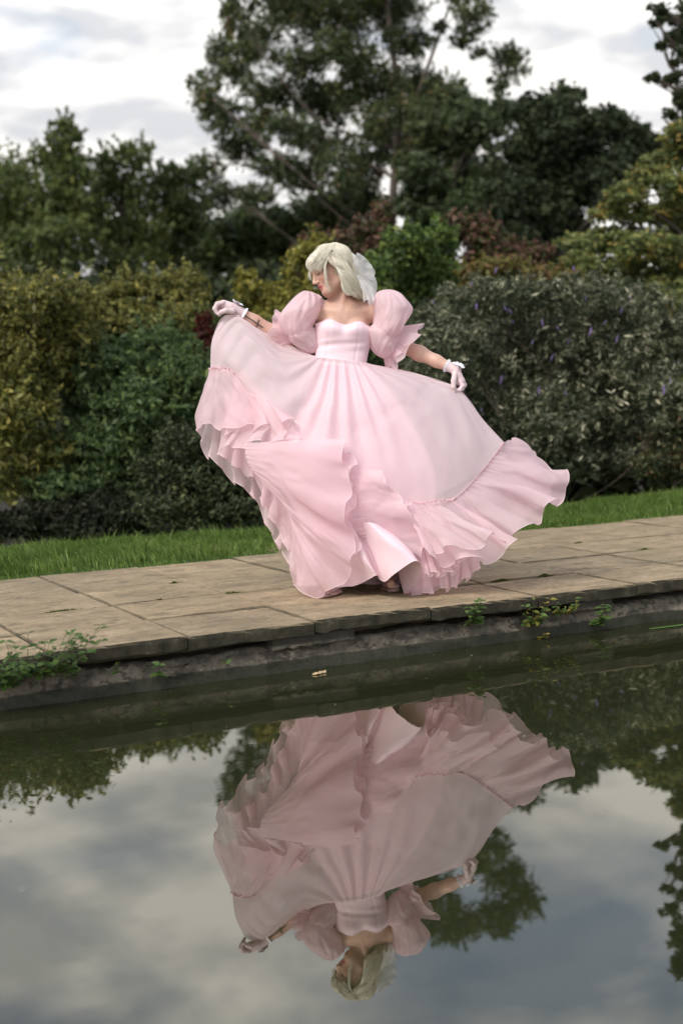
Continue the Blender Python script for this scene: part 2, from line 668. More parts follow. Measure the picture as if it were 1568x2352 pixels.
def crown_pts(blobs, n_total, rg, clump=0.30, flat=1.0, per=55, shell=0.42, shoots=0.0, shoot_len=0.5, stray_f=0.22):
    """leaf centres and outward normals, clumped through each ellipsoid (c, r)"""
    vol = np.array([np.prod(r) ** (2 / 3) for c, r in blobs])
    cnt = np.maximum(per, (n_total * vol / vol.sum())).astype(int)
    Cs, Ns, Ks = [], [], []
    for (c, r), m in zip(blobs, cnt):
        k = max(4, int(m / per))
        d = rg.normal(0, 1, (k, 3))
        d /= np.linalg.norm(d, axis=1, keepdims=True)
        cc = d * rg.uniform(0, 1, (k, 1)) ** shell
        rr = rg.uniform(0.55, 1.3, k) * clump
        w = rr ** 2
        pick = rg.choice(k, m, p=w / w.sum())
        q = rg.normal(0, 1, (m, 3))
        q /= np.linalg.norm(q, axis=1, keepdims=True)
        q = q * (rg.uniform(0, 1, (m, 1)) ** 0.45)
        loc = cc[pick] + q * rr[pick][:, None] * np.array([1, 1, flat])
        stray = rg.random(m) < stray_f
        sq = rg.normal(0, 1, (m, 3))
        sq = sq / np.linalg.norm(sq, axis=1, keepdims=True) * rg.uniform(0.3, 1.22, (m, 1))
        loc[stray] = sq[stray]
        # leafy shoots breaking out of the outline
        ms = int(m * shoots)
        if ms > 20:
            ns = max(2, ms // 16)
            sd0 = rg.normal(0, 1, (ns, 3))
            sd0[:, 2] = np.abs(sd0[:, 2]) * 0.8
            sd0 /= np.linalg.norm(sd0, axis=1, keepdims=True)
            sdir = sd0 * 0.55 + np.array([0, 0, 0.6]) + rg.normal(0, 0.25, (ns, 3))
            sl = shoot_len * rg.uniform(0.4, 1.2, ns)
            pk = rg.integers(0, ns, ms)
            tt = rg.uniform(0, 1, ms) ** 0.8
            sp = sd0[pk] * 0.85 + sdir[pk] * (tt * sl[pk])[:, None] + rg.normal(0, 1, (ms, 3)) * (0.05 * (1.25 - tt))[:, None]
            sp[:, 2] -= 0.18 * tt ** 2 * sl[pk]
            loc[:ms] = sp
            q[:ms] = sd0[pk] * 0.6
        Cs.append(c + loc * r)
        nn = loc * 0.8 + q * 0.7 + np.array([0, 0, 0.55])
        Ns.append(nn / (np.linalg.norm(nn, axis=1, keepdims=True) + 1e-9))
        Ks.append(rg.normal(0, 1, k)[pick])
    return np.vstack(Cs), np.vstack(Ns), np.concatenate(Ks)


def px_blobs(L, Z, deep=1.0, jit=0.0, rg=None, zmin=None):
    out = []
    for b in L:
        x, y, rx, ry = b[:4]
        dz = b[4] if len(b) > 4 else (rg.uniform(-jit, jit) if rg is not None else 0)
        c = at(x, y, Z + dz)
        s = (Z + dz) / FD
        r = np.array([rx * s, max(rx, ry) * s * deep, ry * s])
        out.append((c, r))
    return out


VEG_N = [0]
DENS = 1.0


def plant(name, label, cat, L, Z, n, size, palette, aspect=0.5, deep=0.9, jit=0.6, clump=0.3, flat=1.0, per=55, shell=0.42,
          trunk=None, trunk_r=0.12, limbs=True, group=None, ground_z=-0.36, mat=None, seed=None, droop=0.0, crown_name='crown', bark=None, kind=None, limb_pick=1.0, shoots=0.0, shoot_len=0.5, dens=1.0, stray_f=0.22, cl=1.22, pal_k=2.4, leaf_k=1.0):
    VEG_N[0] += 1
    rg = np.random.default_rng(1000 + VEG_N[0] if seed is None else seed)
    bl = px_blobs(L, Z, deep, jit, rg)
    n, size, clump = int(n * DENS * dens / leaf_k), size * 0.93 * leaf_k, clump * cl
    if cat == 'shrub' and shoots == 0:
        shoots, shoot_len = 0.42, 0.75
    palette = [((c[0] * pal_k * 1.22, c[1] * pal_k * 1.06, c[2] * pal_k * 0.98), w) for c, w in palette]
    # base of the stem
    if trunk is None:
        c = sum(b[0] for b in bl) / len(bl)
        base = np.array([c[0], c[1], ground_z])
        tp = [base, np.array([c[0], c[1], c[2]])]
    else:
        tp = [at(x, y, Z) for x, y in trunk]
        base = np.array([tp[0][0], tp[0][1], ground_z])
        tp = [base] + tp
    root = empty(name, base)
    tag(root, label, cat, group, kind)
    C, N, K = crown_pts(bl, n, rg, clump, flat, per, shell, shoots, shoot_len, stray_f)
    keep = C[:, 2] > ground_z + 0.01
    C, N, K = C[keep], N[keep], K[keep]
    V, F = leaf_quads(C, N, size, aspect, rg, droop)
    me = mesh_np(crown_name, V - base, F, 4)
    pal = np.array([p[0] for p in palette])
    wt = np.array([p[1] for p in palette], float)
    cum = np.cumsum(wt / wt.sum())
    # colour goes by clump with some leaf-to-leaf spread
    q = np.clip(0.5 + 0.2 * K + rg.normal(0, 0.16, len(K)), 0.001, 0.999)
    ci = np.searchsorted(cum, q)
    col = pal[np.clip(ci, 0, len(pal) - 1)] * rg.uniform(0.72, 1.28, (len(K), 1))
    set_color(me, np.repeat(col, 4, 0))
    obj(crown_name, me, mat or LEAF, root)
    # stem and limbs
    paths, radii = [smooth_pts(tp, 14)], [np.linspace(trunk_r, trunk_r * 0.45, 14)]
    if limbs:
        spine = smooth_pts(tp, 30)
        for (c, r) in bl:
            if rg.random() > limb_pick:
                continue
            zt = np.clip(c[2] - np.linalg.norm((c - spine.mean(0))[:2]) * 0.6 - r[2], spine[:, 2].min() + 0.1, spine[:, 2].max())
            k = int(np.argmin(np.abs(spine[:, 2] - zt)))
            s0 = spine[k]
            mid = (s0 + c) / 2 + rg.normal(0, 0.08, 3) * np.linalg.norm(c - s0) + np.array([0, 0, -0.06 * np.linalg.norm(c - s0)])
            p = smooth_pts([s0, mid, c + rg.normal(0, 0.15, 3) * r], 9)
            paths.append(p)
            r0 = trunk_r * 0.30
            radii.append(np.linspace(r0, r0 * 0.2, 9))
            for _ in range(3):
                e = c + rg.normal(0, 0.55, 3) * r
                paths.append(smooth_pts([p[5], (p[5] + e) / 2 + rg.normal(0, 0.05, 3), e], 6))
                radii.append(np.linspace(r0 * 0.4, r0 * 0.08, 6))
    V, F = tubes(paths, radii, 6)
    me = mesh_np('trunk', V - base, F, 4)
    smooth(me)
    obj('trunk' if cat == 'tree' else 'stem', me, bark or BARK, root)
    return root


# ------------------------------------------------------------------ trees at the back
G_DK = [((0.016, 0.028, 0.012), 3), ((0.026, 0.044, 0.016), 4), ((0.042, 0.06, 0.02), 2)]
G_EUC = [((0.022, 0.036, 0.018), 3), ((0.036, 0.055, 0.026), 4), ((0.062, 0.085, 0.028), 2), ((0.075, 0.06, 0.032), 0.7)]
G_BIR = [((0.03, 0.048, 0.018), 3), ((0.046, 0.07, 0.022), 3), ((0.075, 0.09, 0.028), 1.2)]
G_HOLM = [((0.009, 0.015, 0.009), 3), ((0.015, 0.024, 0.012), 4), ((0.024, 0.034, 0.016), 1)]
G_CED = [((0.03, 0.05, 0.02), 2), ((0.06, 0.085, 0.03), 3), ((0.10, 0.115, 0.036), 2), ((0.15, 0.12, 0.035), 0.8)]

trees_group = 'trees behind the lawn'
plant('birch_tree', 'loose green tree at the far left, cut by the picture edge', 'tree',
      [(30, 420, 50, 55), (-30, 450, 80, 80), (40, 500, 80, 60), (-40, 560, 110, 80), (50, 600, 80, 50)], 25.5, 15000, 0.13, G_BIR, 0.45,
      per=45, clump=0.26, trunk=[(20, 800), (20, 500)], droop=1.2, group=trees_group, dens=0.8, shoots=0.4, shoot_len=0.9, cl=1.05, stray_f=0.36, pal_k=2.6, leaf_k=0.78, trunk_r=0.11)
plant('birch_tree', 'green tree with pointed top rising over the yellow shrub', 'tree',
      [(150, 292, 22, 24), (148, 330, 38, 34), (128, 385, 52, 42), (178, 400, 42, 40), (110, 470, 60, 50), (180, 490, 60, 50), (140, 570, 85, 60)], 25.0, 15000, 0.13, G_BIR, 0.45,
      per=45, clump=0.25, trunk=[(150, 800), (152, 560), (150, 330)], droop=1.2, group=trees_group, dens=0.8, shoots=0.4, shoot_len=0.9, cl=1.05, stray_f=0.36, pal_k=2.6, leaf_k=0.78, trunk_r=0.10)
plant('birch_tree', 'green tree with ragged double top beside the pointed one', 'tree',
      [(255, 375, 36, 34), (312, 370, 38, 40), (235, 430, 45, 40), (300, 450, 60, 44), (260, 530, 70, 55), (330, 550, 60, 55), (280, 615, 85, 45)], 26.0, 15000, 0.13, G_BIR, 0.45,
      per=45, clump=0.25, trunk=[(280, 800), (285, 560), (285, 400)], droop=1.2, group=trees_group, dens=0.8, shoots=0.4, shoot_len=0.9, cl=1.05, stray_f=0.36, pal_k=2.6, leaf_k=0.78, trunk_r=0.10)
plant('birch_tree', 'low dark green tree between the birches and the tall tree', 'tree',
      [(375, 420, 36, 36), (425, 415, 34, 34), (395, 480, 50, 45), (440, 500, 45, 50), (390, 570, 60, 50), (420, 640, 60, 40)], 27.0, 11000, 0.13, G_DK + G_BIR[:2], 0.45,
      per=45, clump=0.25, trunk=[(410, 800), (405, 560), (405, 440)], droop=1.0, group=trees_group, dens=0.8, shoots=0.4, shoot_len=0.9, cl=1.05, stray_f=0.36, pal_k=2.6, leaf_k=0.78, trunk_r=0.10)

plant('tall_eucalyptus', 'tallest tree, multi-stemmed and open, towering over the whole scene', 'tree',
      [(545, 40, 40, 50), (508, 125, 34, 40), (470, 215, 40, 50), (512, 275, 52, 46), (540, 170, 40, 36), (598, 85, 50, 50), (640, 20, 60, 45), (612, 215, 62, 42),
       (710, 40, 80, 60), (690, 150, 66, 44), (800, 40, 80, 60), (812, 140, 60, 46), (900, 30, 80, 50), (935, 105, 62, 38), (872, 205, 70, 52), (958, 215, 72, 55),
       (752, 250, 60, 46), (672, 300, 60, 38), (560, 345, 60, 40), (478, 392, 46, 36), (640, 392, 62, 36), (852, 290, 48, 48), (952, 300, 66, 46), (1025, 262, 42, 38),
       (1085, 40, 52, 40), (1060, 92, 34, 22), (1172, 150, 46, 46), (1145, 195, 28, 20), (1098, 122, 24, 16), (785, 390, 60, 66), (735, 340, 56, 44), (590, 290, 50, 40), (700, 230, 60, 40), (800, 220, 56, 44), (1000, 330, 46, 40), (570, 130, 44, 40), (770, 110, 50, 40), (690, 410, 60, 40), (850, 380, 46, 40), (890, 330, 56, 46), (940, 380, 50, 46), (990, 290, 60, 50), (1030, 220, 46, 40), (935, 255, 50, 46), (500, 455, 52, 32), (590, 455, 52, 30),
       (1120, -50, 60, 46), (1160, -115, 50, 46), (1080, -150, 60, 50), (1000, -175, 52, 52), (935, -160, 52, 58), (940, -70, 60, 50), (850, -50, 80, 60), (850, -150, 66, 56), (720, -60, 80, 60),
       (625, -50, 52, 46), (760, -170, 66, 50)], 27.0, 64000, 0.13, G_EUC, 0.36, deep=0.75, jit=1.6, per=60, clump=0.29, shell=0.5,
      trunk=[(900, 800), (900, 500), (912, 300), (905, 140), (880, -40)], trunk_r=0.105, droop=0.8, group=trees_group, limb_pick=0.22, dens=1.4, shoots=0.35, shoot_len=0.6, stray_f=0.36, cl=1.2, pal_k=2.5, leaf_k=0.78, bark=BARK_PALE)
# a leaning bare branch belongs to that tree's sister stem
plant('leaning_tree', 'slim leaning stem with tufts, beside the tallest tree', 'tree',
      [(1048, -20, 34, 26), (1010, 60, 20, 14), (1015, 215, 26, 18)], 26.4, 1500, 0.12, G_EUC, 0.36, trunk=[(935, 500), (950, 260), (988, 138), (1012, 70), (1040, -10)], trunk_r=0.05, group=trees_group, per=40, limbs=True)
plant('dark_tree', 'dense dark tree low behind the tallest tree and the person', 'tree',
      [(480, 560, 80, 60), (560, 530, 80, 52), (640, 545, 90, 70), (740, 500, 80, 70), (830, 460, 56, 50), (700, 590, 90, 50), (560, 610, 90, 50), (830, 560, 70, 50)], 29.5, 26000, 0.14, G_DK, 0.5,
      trunk=[(650, 800), (650, 560)], group=trees_group, per=60, clump=0.3, trunk_r=0.15)
plant('dark_tree', 'green tree directly to the pale trunk side, over red shrubs', 'tree',
      [(965, 400, 56, 50), (1035, 345, 60, 52), (1095, 290, 56, 54), (1060, 250, 50, 44), (1145, 260, 46, 44), (1045, 430, 80, 56), (975, 480, 66, 50), (1085, 490, 66, 60), (1130, 400, 46, 60)], 25.6, 20000, 0.13, G_EUC[:2] + G_DK[:2], 0.45,
      trunk=[(1040, 800), (1040, 420)], group=trees_group, per=60, clump=0.28, trunk_r=0.11)
plant('holm_oak', 'rounded blackish evergreen tree at the right of the tall tree', 'tree',
      [(1228, 255, 48, 44), (1290, 222, 46, 34), (1290, 300, 90, 70), (1375, 285, 60, 40), (1215, 350, 70, 80), (1320, 400, 110, 80), (1440, 310, 52, 44), (1245, 480, 100, 80), (1165, 470, 46, 70),
       (1180, 570, 80, 50), (1490, 345, 46, 54), (1410, 410, 80, 70), (1300, 560, 90, 50)], 24.0, 40000, 0.12, G_HOLM, 0.5, trunk=[(1290, 800), (1290, 380)], group=trees_group, per=70, clump=0.32, trunk_r=0.18, shell=0.5, mat=LEAF_MATT)
plant('oak_tree', 'dark tree reaching into the upper right corner', 'tree',
      [(1512, 16, 26, 13), (1545, 42, 26, 14), (1505, 48, 16, 12), (1550, 85, 26, 16), (1520, 105, 16, 10), (1560, 130, 26, 20), (1500, 178, 17, 11), (1545, 182, 26, 16), (1562, 225, 22, 24), (1535, 262, 18, 14),
       (1640, 60, 80, 90), (1660, 220, 90, 90), (1600, 320, 50, 60), (1600, -80, 80, 60), (1540, -70, 34, 22), (1552, -150, 40, 40), (1660, -160, 100, 80)], 17.0, 20000, 0.085, G_HOLM[1:] + G_DK[:2], 0.6,
      trunk=[(1680, 900), (1670, 400), (1640, 100)], group=trees_group, per=50, clump=0.33, trunk_r=0.14, jit=0.5)
plant('cypress_tree', 'layered yellow-green tree filling the right edge above the silver shrub', 'tree',
      [(1555, 315, 44, 26), (1530, 365, 52, 24), (1490, 405, 54, 24), (1560, 430, 60, 36), (1440, 445, 54, 20), (1400, 490, 50, 20), (1480, 490, 70, 28), (1560, 510, 70, 34), (1330, 562, 56, 22), (1400, 550, 70, 28),
       (1490, 570, 80, 36), (1570, 610, 70, 50), (1350, 612, 66, 30), (1440, 640, 90, 40), (1540, 690, 70, 50), (1640, 500, 90, 120)], 16.0, 34000, 0.075, G_CED, 0.4, flat=0.65, clump=0.36, shoots=0.25,
      trunk=[(1600, 1000), (1600, 420)], group=trees_group, per=60, trunk_r=0.12, jit=0.5)

# undergrowth mass that closes the view between trunks
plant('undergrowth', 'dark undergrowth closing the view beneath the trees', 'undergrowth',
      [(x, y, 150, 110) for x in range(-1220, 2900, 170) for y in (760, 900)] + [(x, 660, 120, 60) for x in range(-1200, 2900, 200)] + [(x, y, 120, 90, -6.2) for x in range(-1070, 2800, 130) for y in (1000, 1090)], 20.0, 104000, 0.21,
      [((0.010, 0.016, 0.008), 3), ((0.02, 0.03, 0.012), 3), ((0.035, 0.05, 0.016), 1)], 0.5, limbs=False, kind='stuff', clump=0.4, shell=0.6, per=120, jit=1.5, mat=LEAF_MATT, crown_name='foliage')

# ------------------------------------------------------------------ shrubs
G_OLV = [((0.028, 0.038, 0.014), 2), ((0.062, 0.076, 0.024), 4), ((0.110, 0.122, 0.036), 3), ((0.16, 0.16, 0.045), 1.3)]
G_SUM = [((0.016, 0.032, 0.014), 2), ((0.036, 0.065, 0.026), 4), ((0.065, 0.10, 0.034), 2)]
G_GRY = [((0.014, 0.022, 0.012), 3), ((0.032, 0.046, 0.022), 3), ((0.055, 0.07, 0.03), 1)]
G_SHADE = [((0.006, 0.009, 0.005), 3), ((0.012, 0.016, 0.009), 2)]  # near-black leaf colours that paint the shade beneath the left shrubs
G_YEL = [((0.06, 0.078, 0.022), 2), ((0.15, 0.165, 0.038), 4), ((0.24, 0.24, 0.055), 2)]
G_RED = [((0.045, 0.034, 0.024), 2), ((0.105, 0.07, 0.054), 3), ((0.15, 0.092, 0.068), 2), ((0.05, 0.075, 0.025), 5)]
G_GRN = [((0.02, 0.04, 0.014), 2), ((0.045, 0.08, 0.022), 4), ((0.085, 0.12, 0.03), 2)]
G_MIX = [((0.05, 0.065, 0.02), 2), ((0.11, 0.12, 0.035), 3), ((0.15, 0.10, 0.06), 2), ((0.19, 0.16, 0.05), 1)]
G_BUD = [((0.010, 0.016, 0.009), 4.5), ((0.034, 0.046, 0.027), 4), ((0.09, 0.107, 0.075), 2.4), ((0.19, 0.21, 0.16), 1.3)]

sg = 'shrubs behind the lawn'
plant('yellow_shrub', 'tall olive-yellow leafy shrub at the left edge', 'shrub',
      [(10, 690, 70, 40), (100, 690, 70, 44), (60, 760, 110, 70), (20, 860, 90, 80), (130, 840, 80, 80), (20, 970, 90, 70), (100, 1060, 70, 46), (30, 1100, 70, 50), (-60, 800, 100, 120), (180, 750, 60, 60)],
      12.0, 34000, 0.06, G_OLV, 0.42, per=50, clump=0.27, trunk_r=0.03, group=sg, pal_k=2.2, jit=0.4, shoots=0.55, shoot_len=1.0)
plant('yellow_shrub', 'olive-yellow shrub tops between left shrub and gloved hand', 'shrub',
      [(215, 740, 60, 50), (290, 690, 50, 44), (350, 690, 60, 44), (415, 690, 55, 54), (270, 760, 80, 44), (360, 770, 80, 50), (440, 760, 50, 60)], 13.4, 22000, 0.06, G_OLV, 0.42,
      per=50, clump=0.27, trunk_r=0.03, group=sg, pal_k=2.2, jit=0.4, shoots=0.55, shoot_len=1.0)
plant('sumac_shrub', 'mid-green drooping shrub left of the held-out skirt', 'shrub',
      [(270, 850, 80, 60), (360, 830, 80, 70), (230, 940, 80, 60), (340, 940, 100, 66), (430, 890, 66, 76), (270, 1030, 80, 60), (210, 860, 50, 60), (330, 1010, 70, 50), (180, 1050, 70, 60), (260, 1110, 90, 50), (340, 1090, 60, 50), (150, 1120, 80, 44)], 12.3, 30000, 0.07, G_SUM, 0.34,
      flat=0.5, per=45, clump=0.3, trunk_r=0.03, group=sg, jit=0.4)
plant('low_shrub', 'low grey-green shrub beside the left of the skirt hem', 'shrub',
      [(430, 1020, 66, 46), (375, 1090, 66, 50), (470, 1100, 90, 60), (560, 1110, 80, 70), (410, 1170, 90, 44), (530, 1180, 90, 36), (620, 1140, 70, 60), (600, 1020, 70, 60)], 11.0, 28000, 0.042, G_GRY, 0.45,
      per=50, clump=0.28, trunk_r=0.02, group=sg, jit=0.3)
plant('shade_foliage', 'blackish low leaves standing in for the deep shade above the left lawn', 'shrub',  # only shade here: the darkness is put into the leaf colour
      [(130, 1185, 100, 40), (250, 1175, 90, 44), (200, 1210, 130, 30), (40, 1210, 80, 36), (320, 1185, 60, 40)], 11.6, 16000, 0.05, G_SHADE, 0.5, per=60, clump=0.35, trunk_r=0.02, group=sg, jit=0.3, mat=LEAF_MATT, shoots=0.12)
plant('red_shrub', 'dark red shrub peeping out beside the left skirt ruffle', 'shrub',
      [(470, 780, 22, 26), (462, 815, 24, 30), (482, 850, 26, 34), (470, 740, 14, 18)], 12.6, 5000, 0.05, [((0.035, 0.012, 0.012), 3), ((0.09, 0.026, 0.022), 3), ((0.05, 0.05, 0.02), 1)], 0.5, per=40, trunk_r=0.015, group=sg, pal_k=1.3, jit=0.1)
plant('bright_shrub', 'bright yellow-green shrub behind the raised arm and hair', 'shrub',
      [(575, 668, 36, 34), (620, 700, 44, 34), (690, 640, 34, 42), (735, 575, 30, 30), (700, 600, 30, 34), (590, 740, 50, 40), (680, 700, 50, 44), (650, 770, 80, 50), (760, 640, 30, 40)], 14.0, 17000, 0.065, G_YEL, 0.4,
      per=45, clump=0.27, trunk_r=0.025, group=sg, pal_k=1.50, jit=0.3)
plant('smoke_bush', 'reddish-brown bush rising behind the blonde head', 'shrub',
      [(850, 555, 50, 40), (800, 600, 44, 44), (770, 560, 34, 26), (880, 500, 22, 30), (720, 560, 30, 24), (860, 620, 50, 40), (690, 590, 24, 20)], 16.0, 13000, 0.07, G_RED, 0.5, per=45, clump=0.27, trunk_r=0.025, group=sg, pal_k=1.35, jit=0.3)
plant('smoke_bush', 'reddish bush with upright sprays below the blackish evergreen', 'shrub',
      [(1045, 530, 36, 32), (1105, 545, 36, 40), (1160, 590, 44, 36), (1225, 590, 36, 26), (1120, 600, 50, 30)], 15.6, 10000, 0.07, G_RED, 0.5, per=45, clump=0.27, trunk_r=0.025, group=sg, pal_k=1.35, jit=0.3)
plant('green_shrub', 'fresh green shrub just right of the hair bow', 'shrub',
      [(940, 580, 60, 46), (1005, 565, 50, 44), (920, 650, 66, 54), (880, 720, 60, 60), (1000, 640, 56, 46), (950, 740, 60, 60), (870, 640, 30, 50)], 14.8, 20000, 0.065, G_GRN, 0.5, per=50, clump=0.27, trunk_r=0.025, group=sg, jit=0.3)
plant('mixed_shrub', 'yellowish and pink-tinged shrub above the silver shrub', 'shrub',
      [(1135, 625, 46, 30), (1195, 640, 56, 30), (1085, 640, 34, 30), (1270, 645, 50, 26), (1330, 660, 40, 22)], 14.0, 10000, 0.06, G_MIX, 0.45, per=45, clump=0.27, trunk_r=0.02, group=sg, pal_k=1.50, jit=0.2)
bud_blobs = [(1080, 700, 80, 56), (1190, 690, 90, 56), (1320, 695, 100, 56), (1440, 715, 90, 66), (1530, 770, 70, 80), (1040, 800, 80, 80), (1160, 820, 110, 90), (1300, 830, 120, 100), (1430, 860, 110, 110),
             (1540, 930, 70, 90), (1120, 950, 110, 90), (1260, 980, 120, 100), (1400, 1000, 90, 90), (1320, 1070, 70, 44), (970, 740, 40, 50), (985, 860, 60, 80), (1200, 1060, 90, 50), (1450, 1060, 60, 40)]
bud = plant('butterfly_bush', 'large silvery-green shrub dotted with small purple flowers right of the person', 'shrub',
            bud_blobs, 12.4, 60000, 0.06, G_BUD, 0.26, per=42, clump=0.24, trunk_r=0.03, group=sg, jit=0.4, shell=0.35, shoots=0.4, shoot_len=0.5, pal_k=2.9, cl=0.95)
plant('low_shrub', 'brownish-green low shrub at the right edge above the lawn', 'shrub',
      [(1540, 1020, 50, 40), (1560, 1070, 50, 36), (1490, 1070, 40, 30), (1600, 960, 60, 60)], 12.2, 12000, 0.045, G_GRY + [((0.07, 0.05, 0.025), 2)], 0.4, per=45, clump=0.28, trunk_r=0.02, group=sg, jit=0.2)
plant('back_hedge', 'dark leafy hedge hidden mostly behind the pink gown', 'hedge',
      [(x, y, 100, 90) for x in range(480, 1100, 110) for y in (800, 920, 1040)] + [(x, 1130, 90, 60) for x in range(640, 1200, 110)], 13.6, 30000, 0.06, G_DK, 0.5, per=70, clump=0.35, limbs=False, jit=0.3, shell=0.55, trunk_r=0.03)


# purple flower spikes on the butterfly bush
def flower_spikes():
    rgf = np.random.default_rng(77)
    M = mat_plain('purple_petal', (0.15, 0.10, 0.25), 0.8)
    base = np.array(bud.location)
    V0, F0 = None, None
    pts = []
    t = np.linspace(0, 1, 9)
    prof = 0.012 * np.sin(PI * (0.12 + 0.86 * t)) ** 0.8
    P = np.stack([0.02 * t * t, 0 * t, 0.11 * t], 1)
    V, F = tubes([P], [prof], 7)
    V += rgf.normal(0, 0.002, V.shape)
    me = mesh_np('flower_spike', V, F, 4)
    me.materials.append(M)
    spots = [(1175, 720), (1165, 715), (1095, 710), (1245, 748), (1355, 770), (1410, 790), (1305, 790), (1220, 795), (1265, 830), (1300, 905), (1110, 945), (1060, 835), (1180, 740), (1420, 720),
             (1135, 630), (1315, 620), (1385, 750), (1525, 905), (1540, 880), (1450, 690), (1080, 655), (1340, 690), (1235, 905), (1000, 700), (1280, 760), (1150, 880)]
    for (x, y) in spots:
        o = obj('flower_spike', me, None, bud)
        p = at(x + rgf.uniform(-4, 4), y + rgf.uniform(-4, 4), 11.75 + rgf.uniform(-0.1, 0.25))
        o.location = Vector(p - base)
        o.rotation_euler = (rgf.uniform(-0.6, 0.6), rgf.uniform(-0.6, 0.6), rgf.uniform(0, 6))
        s = rgf.uniform(0.3, 0.8)
        o.scale = (s, s, s)


flower_spikes()


# ------------------------------------------------------------------ grass
def build_grass():
    rgq = np.random.default_rng(5)
    N1 = 96000
    x = rgq.uniform(0.8, 9.6, N1)
    y = LAWN_Y - 0.025 + 0.02 * np.sin(x * 5.0) * np.sin(x * 13.0) + (BED_Y + 0.35 - LAWN_Y) * rgq.uniform(0, 1, N1) ** 0.9
    N2 = 12000
    x = np.concatenate([x, rgq.uniform(-6, 0.8, N2 // 2), rgq.uniform(9.6, 16, N2 // 2)])
    y = np.concatenate([y, LAWN_Y + (BED_Y + 0.35 - LAWN_Y) * rgq.uniform(0, 1, N2)])
    n = len(x)
    z = lawn_h(x, y)
    tuft = 0.5 + 0.5 * np.sin(x * 7.1 + 2 * np.sin(y * 5.3)) * np.sin(y * 8.7 + 1.7 * np.sin(x * 4.1))
    h = rgq.uniform(0.025, 0.07, n) * (0.6 + 0.8 * tuft)
    edge = np.clip((y - LAWN_Y) / 0.15, 0.35, 1)
    h *= edge
    tall = rgq.random(n) < 0.05
    h[tall] *= 1.7
    a = rgq.uniform(0, 2 * PI, n) * 0.55 + 2.0 + 0.8 * np.sin(x * 3.0 + y * 2)
    lean = rgq.uniform(0.15, 0.9, n) * h
    dx, dy = np.cos(a) * lean, np.sin(a) * lean
    w = rgq.uniform(0.0016, 0.0036, n)
    b = rgq.uniform(0, 2 * PI, n)
    wx, wy = np.cos(b) * w, np.sin(b) * w
    V = np.zeros((n, 5, 3))
    V[:, 0] = np.stack([x - wx, y - wy, z - 0.005], 1)
    V[:, 1] = np.stack([x + wx, y + wy, z - 0.005], 1)
    V[:, 2] = np.stack([x + wx * 0.8 + dx * 0.35, y + wy * 0.8 + dy * 0.35, z + h * 0.6], 1)
    V[:, 3] = np.stack([x - wx * 0.8 + dx * 0.35, y - wy * 0.8 + dy * 0.35, z + h * 0.6], 1)
    V[:, 4] = np.stack([x + dx, y + dy, z + h * (1 - 0.25 * (lean / h) ** 2)], 1)
    i0 = np.arange(n)[:, None] * 5
    tri = np.concatenate([i0 + np.array([[0, 1, 2]]), i0 + np.array([[0, 2, 3]]), i0 + np.array([[3, 2, 4]])], 1).reshape(-1, 3)
    me = mesh_np('grass', V.reshape(-1, 3), tri, 3)
    pal = np.array([(0.08, 0.135, 0.024), (0.15, 0.24, 0.048), (0.24, 0.34, 0.085), (0.38, 0.42, 0.17)])
    pat = np.sin(x * 1.9 + 1.0) * np.sin(y * 2.3 + x * 0.7) + 0.6 * np.sin(x * 4.7) * np.sin(y * 5.1 + 2)
    q = np.clip(rgq.normal(1.1 + 0.7 * (tuft - 0.5) + 0.45 * pat, 0.75, n), 0, 3).round().astype(int)
    c = pal[q] * rgq.uniform(0.75, 1.25, (n, 1))
    set_color(me, np.repeat(c, 5, 0))
    g = obj('grass', me, LEAF)
    tag(g, 'long green grass of the lawn strip behind the paving', 'grass', kind='stuff')


build_grass()

# ------------------------------------------------------------------ the person
# working frame of the figure: X right, Y depth (away), Z up, metres, aligned with the view
FOOT = on_plane(800, 1362, 0.0)
ZP = float(np.dot(FOOT - CAM, CF))


def L3(x, y, d=0.0):
    z = ZP + d
    return np.array([(x - 784.0) / FD * z, z, (1176.0 - y) / FD * z])


def to_world(P):
    P = np.asarray(P)
    return CAM + P[..., 0:1] * CR + P[..., 1:2] * CF + P[..., 2:3] * CU


person = empty('person', FOOT)
tag(person, 'blonde person in pale pink puff-sleeved ball gown holding out the skirt', 'person')
PBASE = np.array(FOOT)


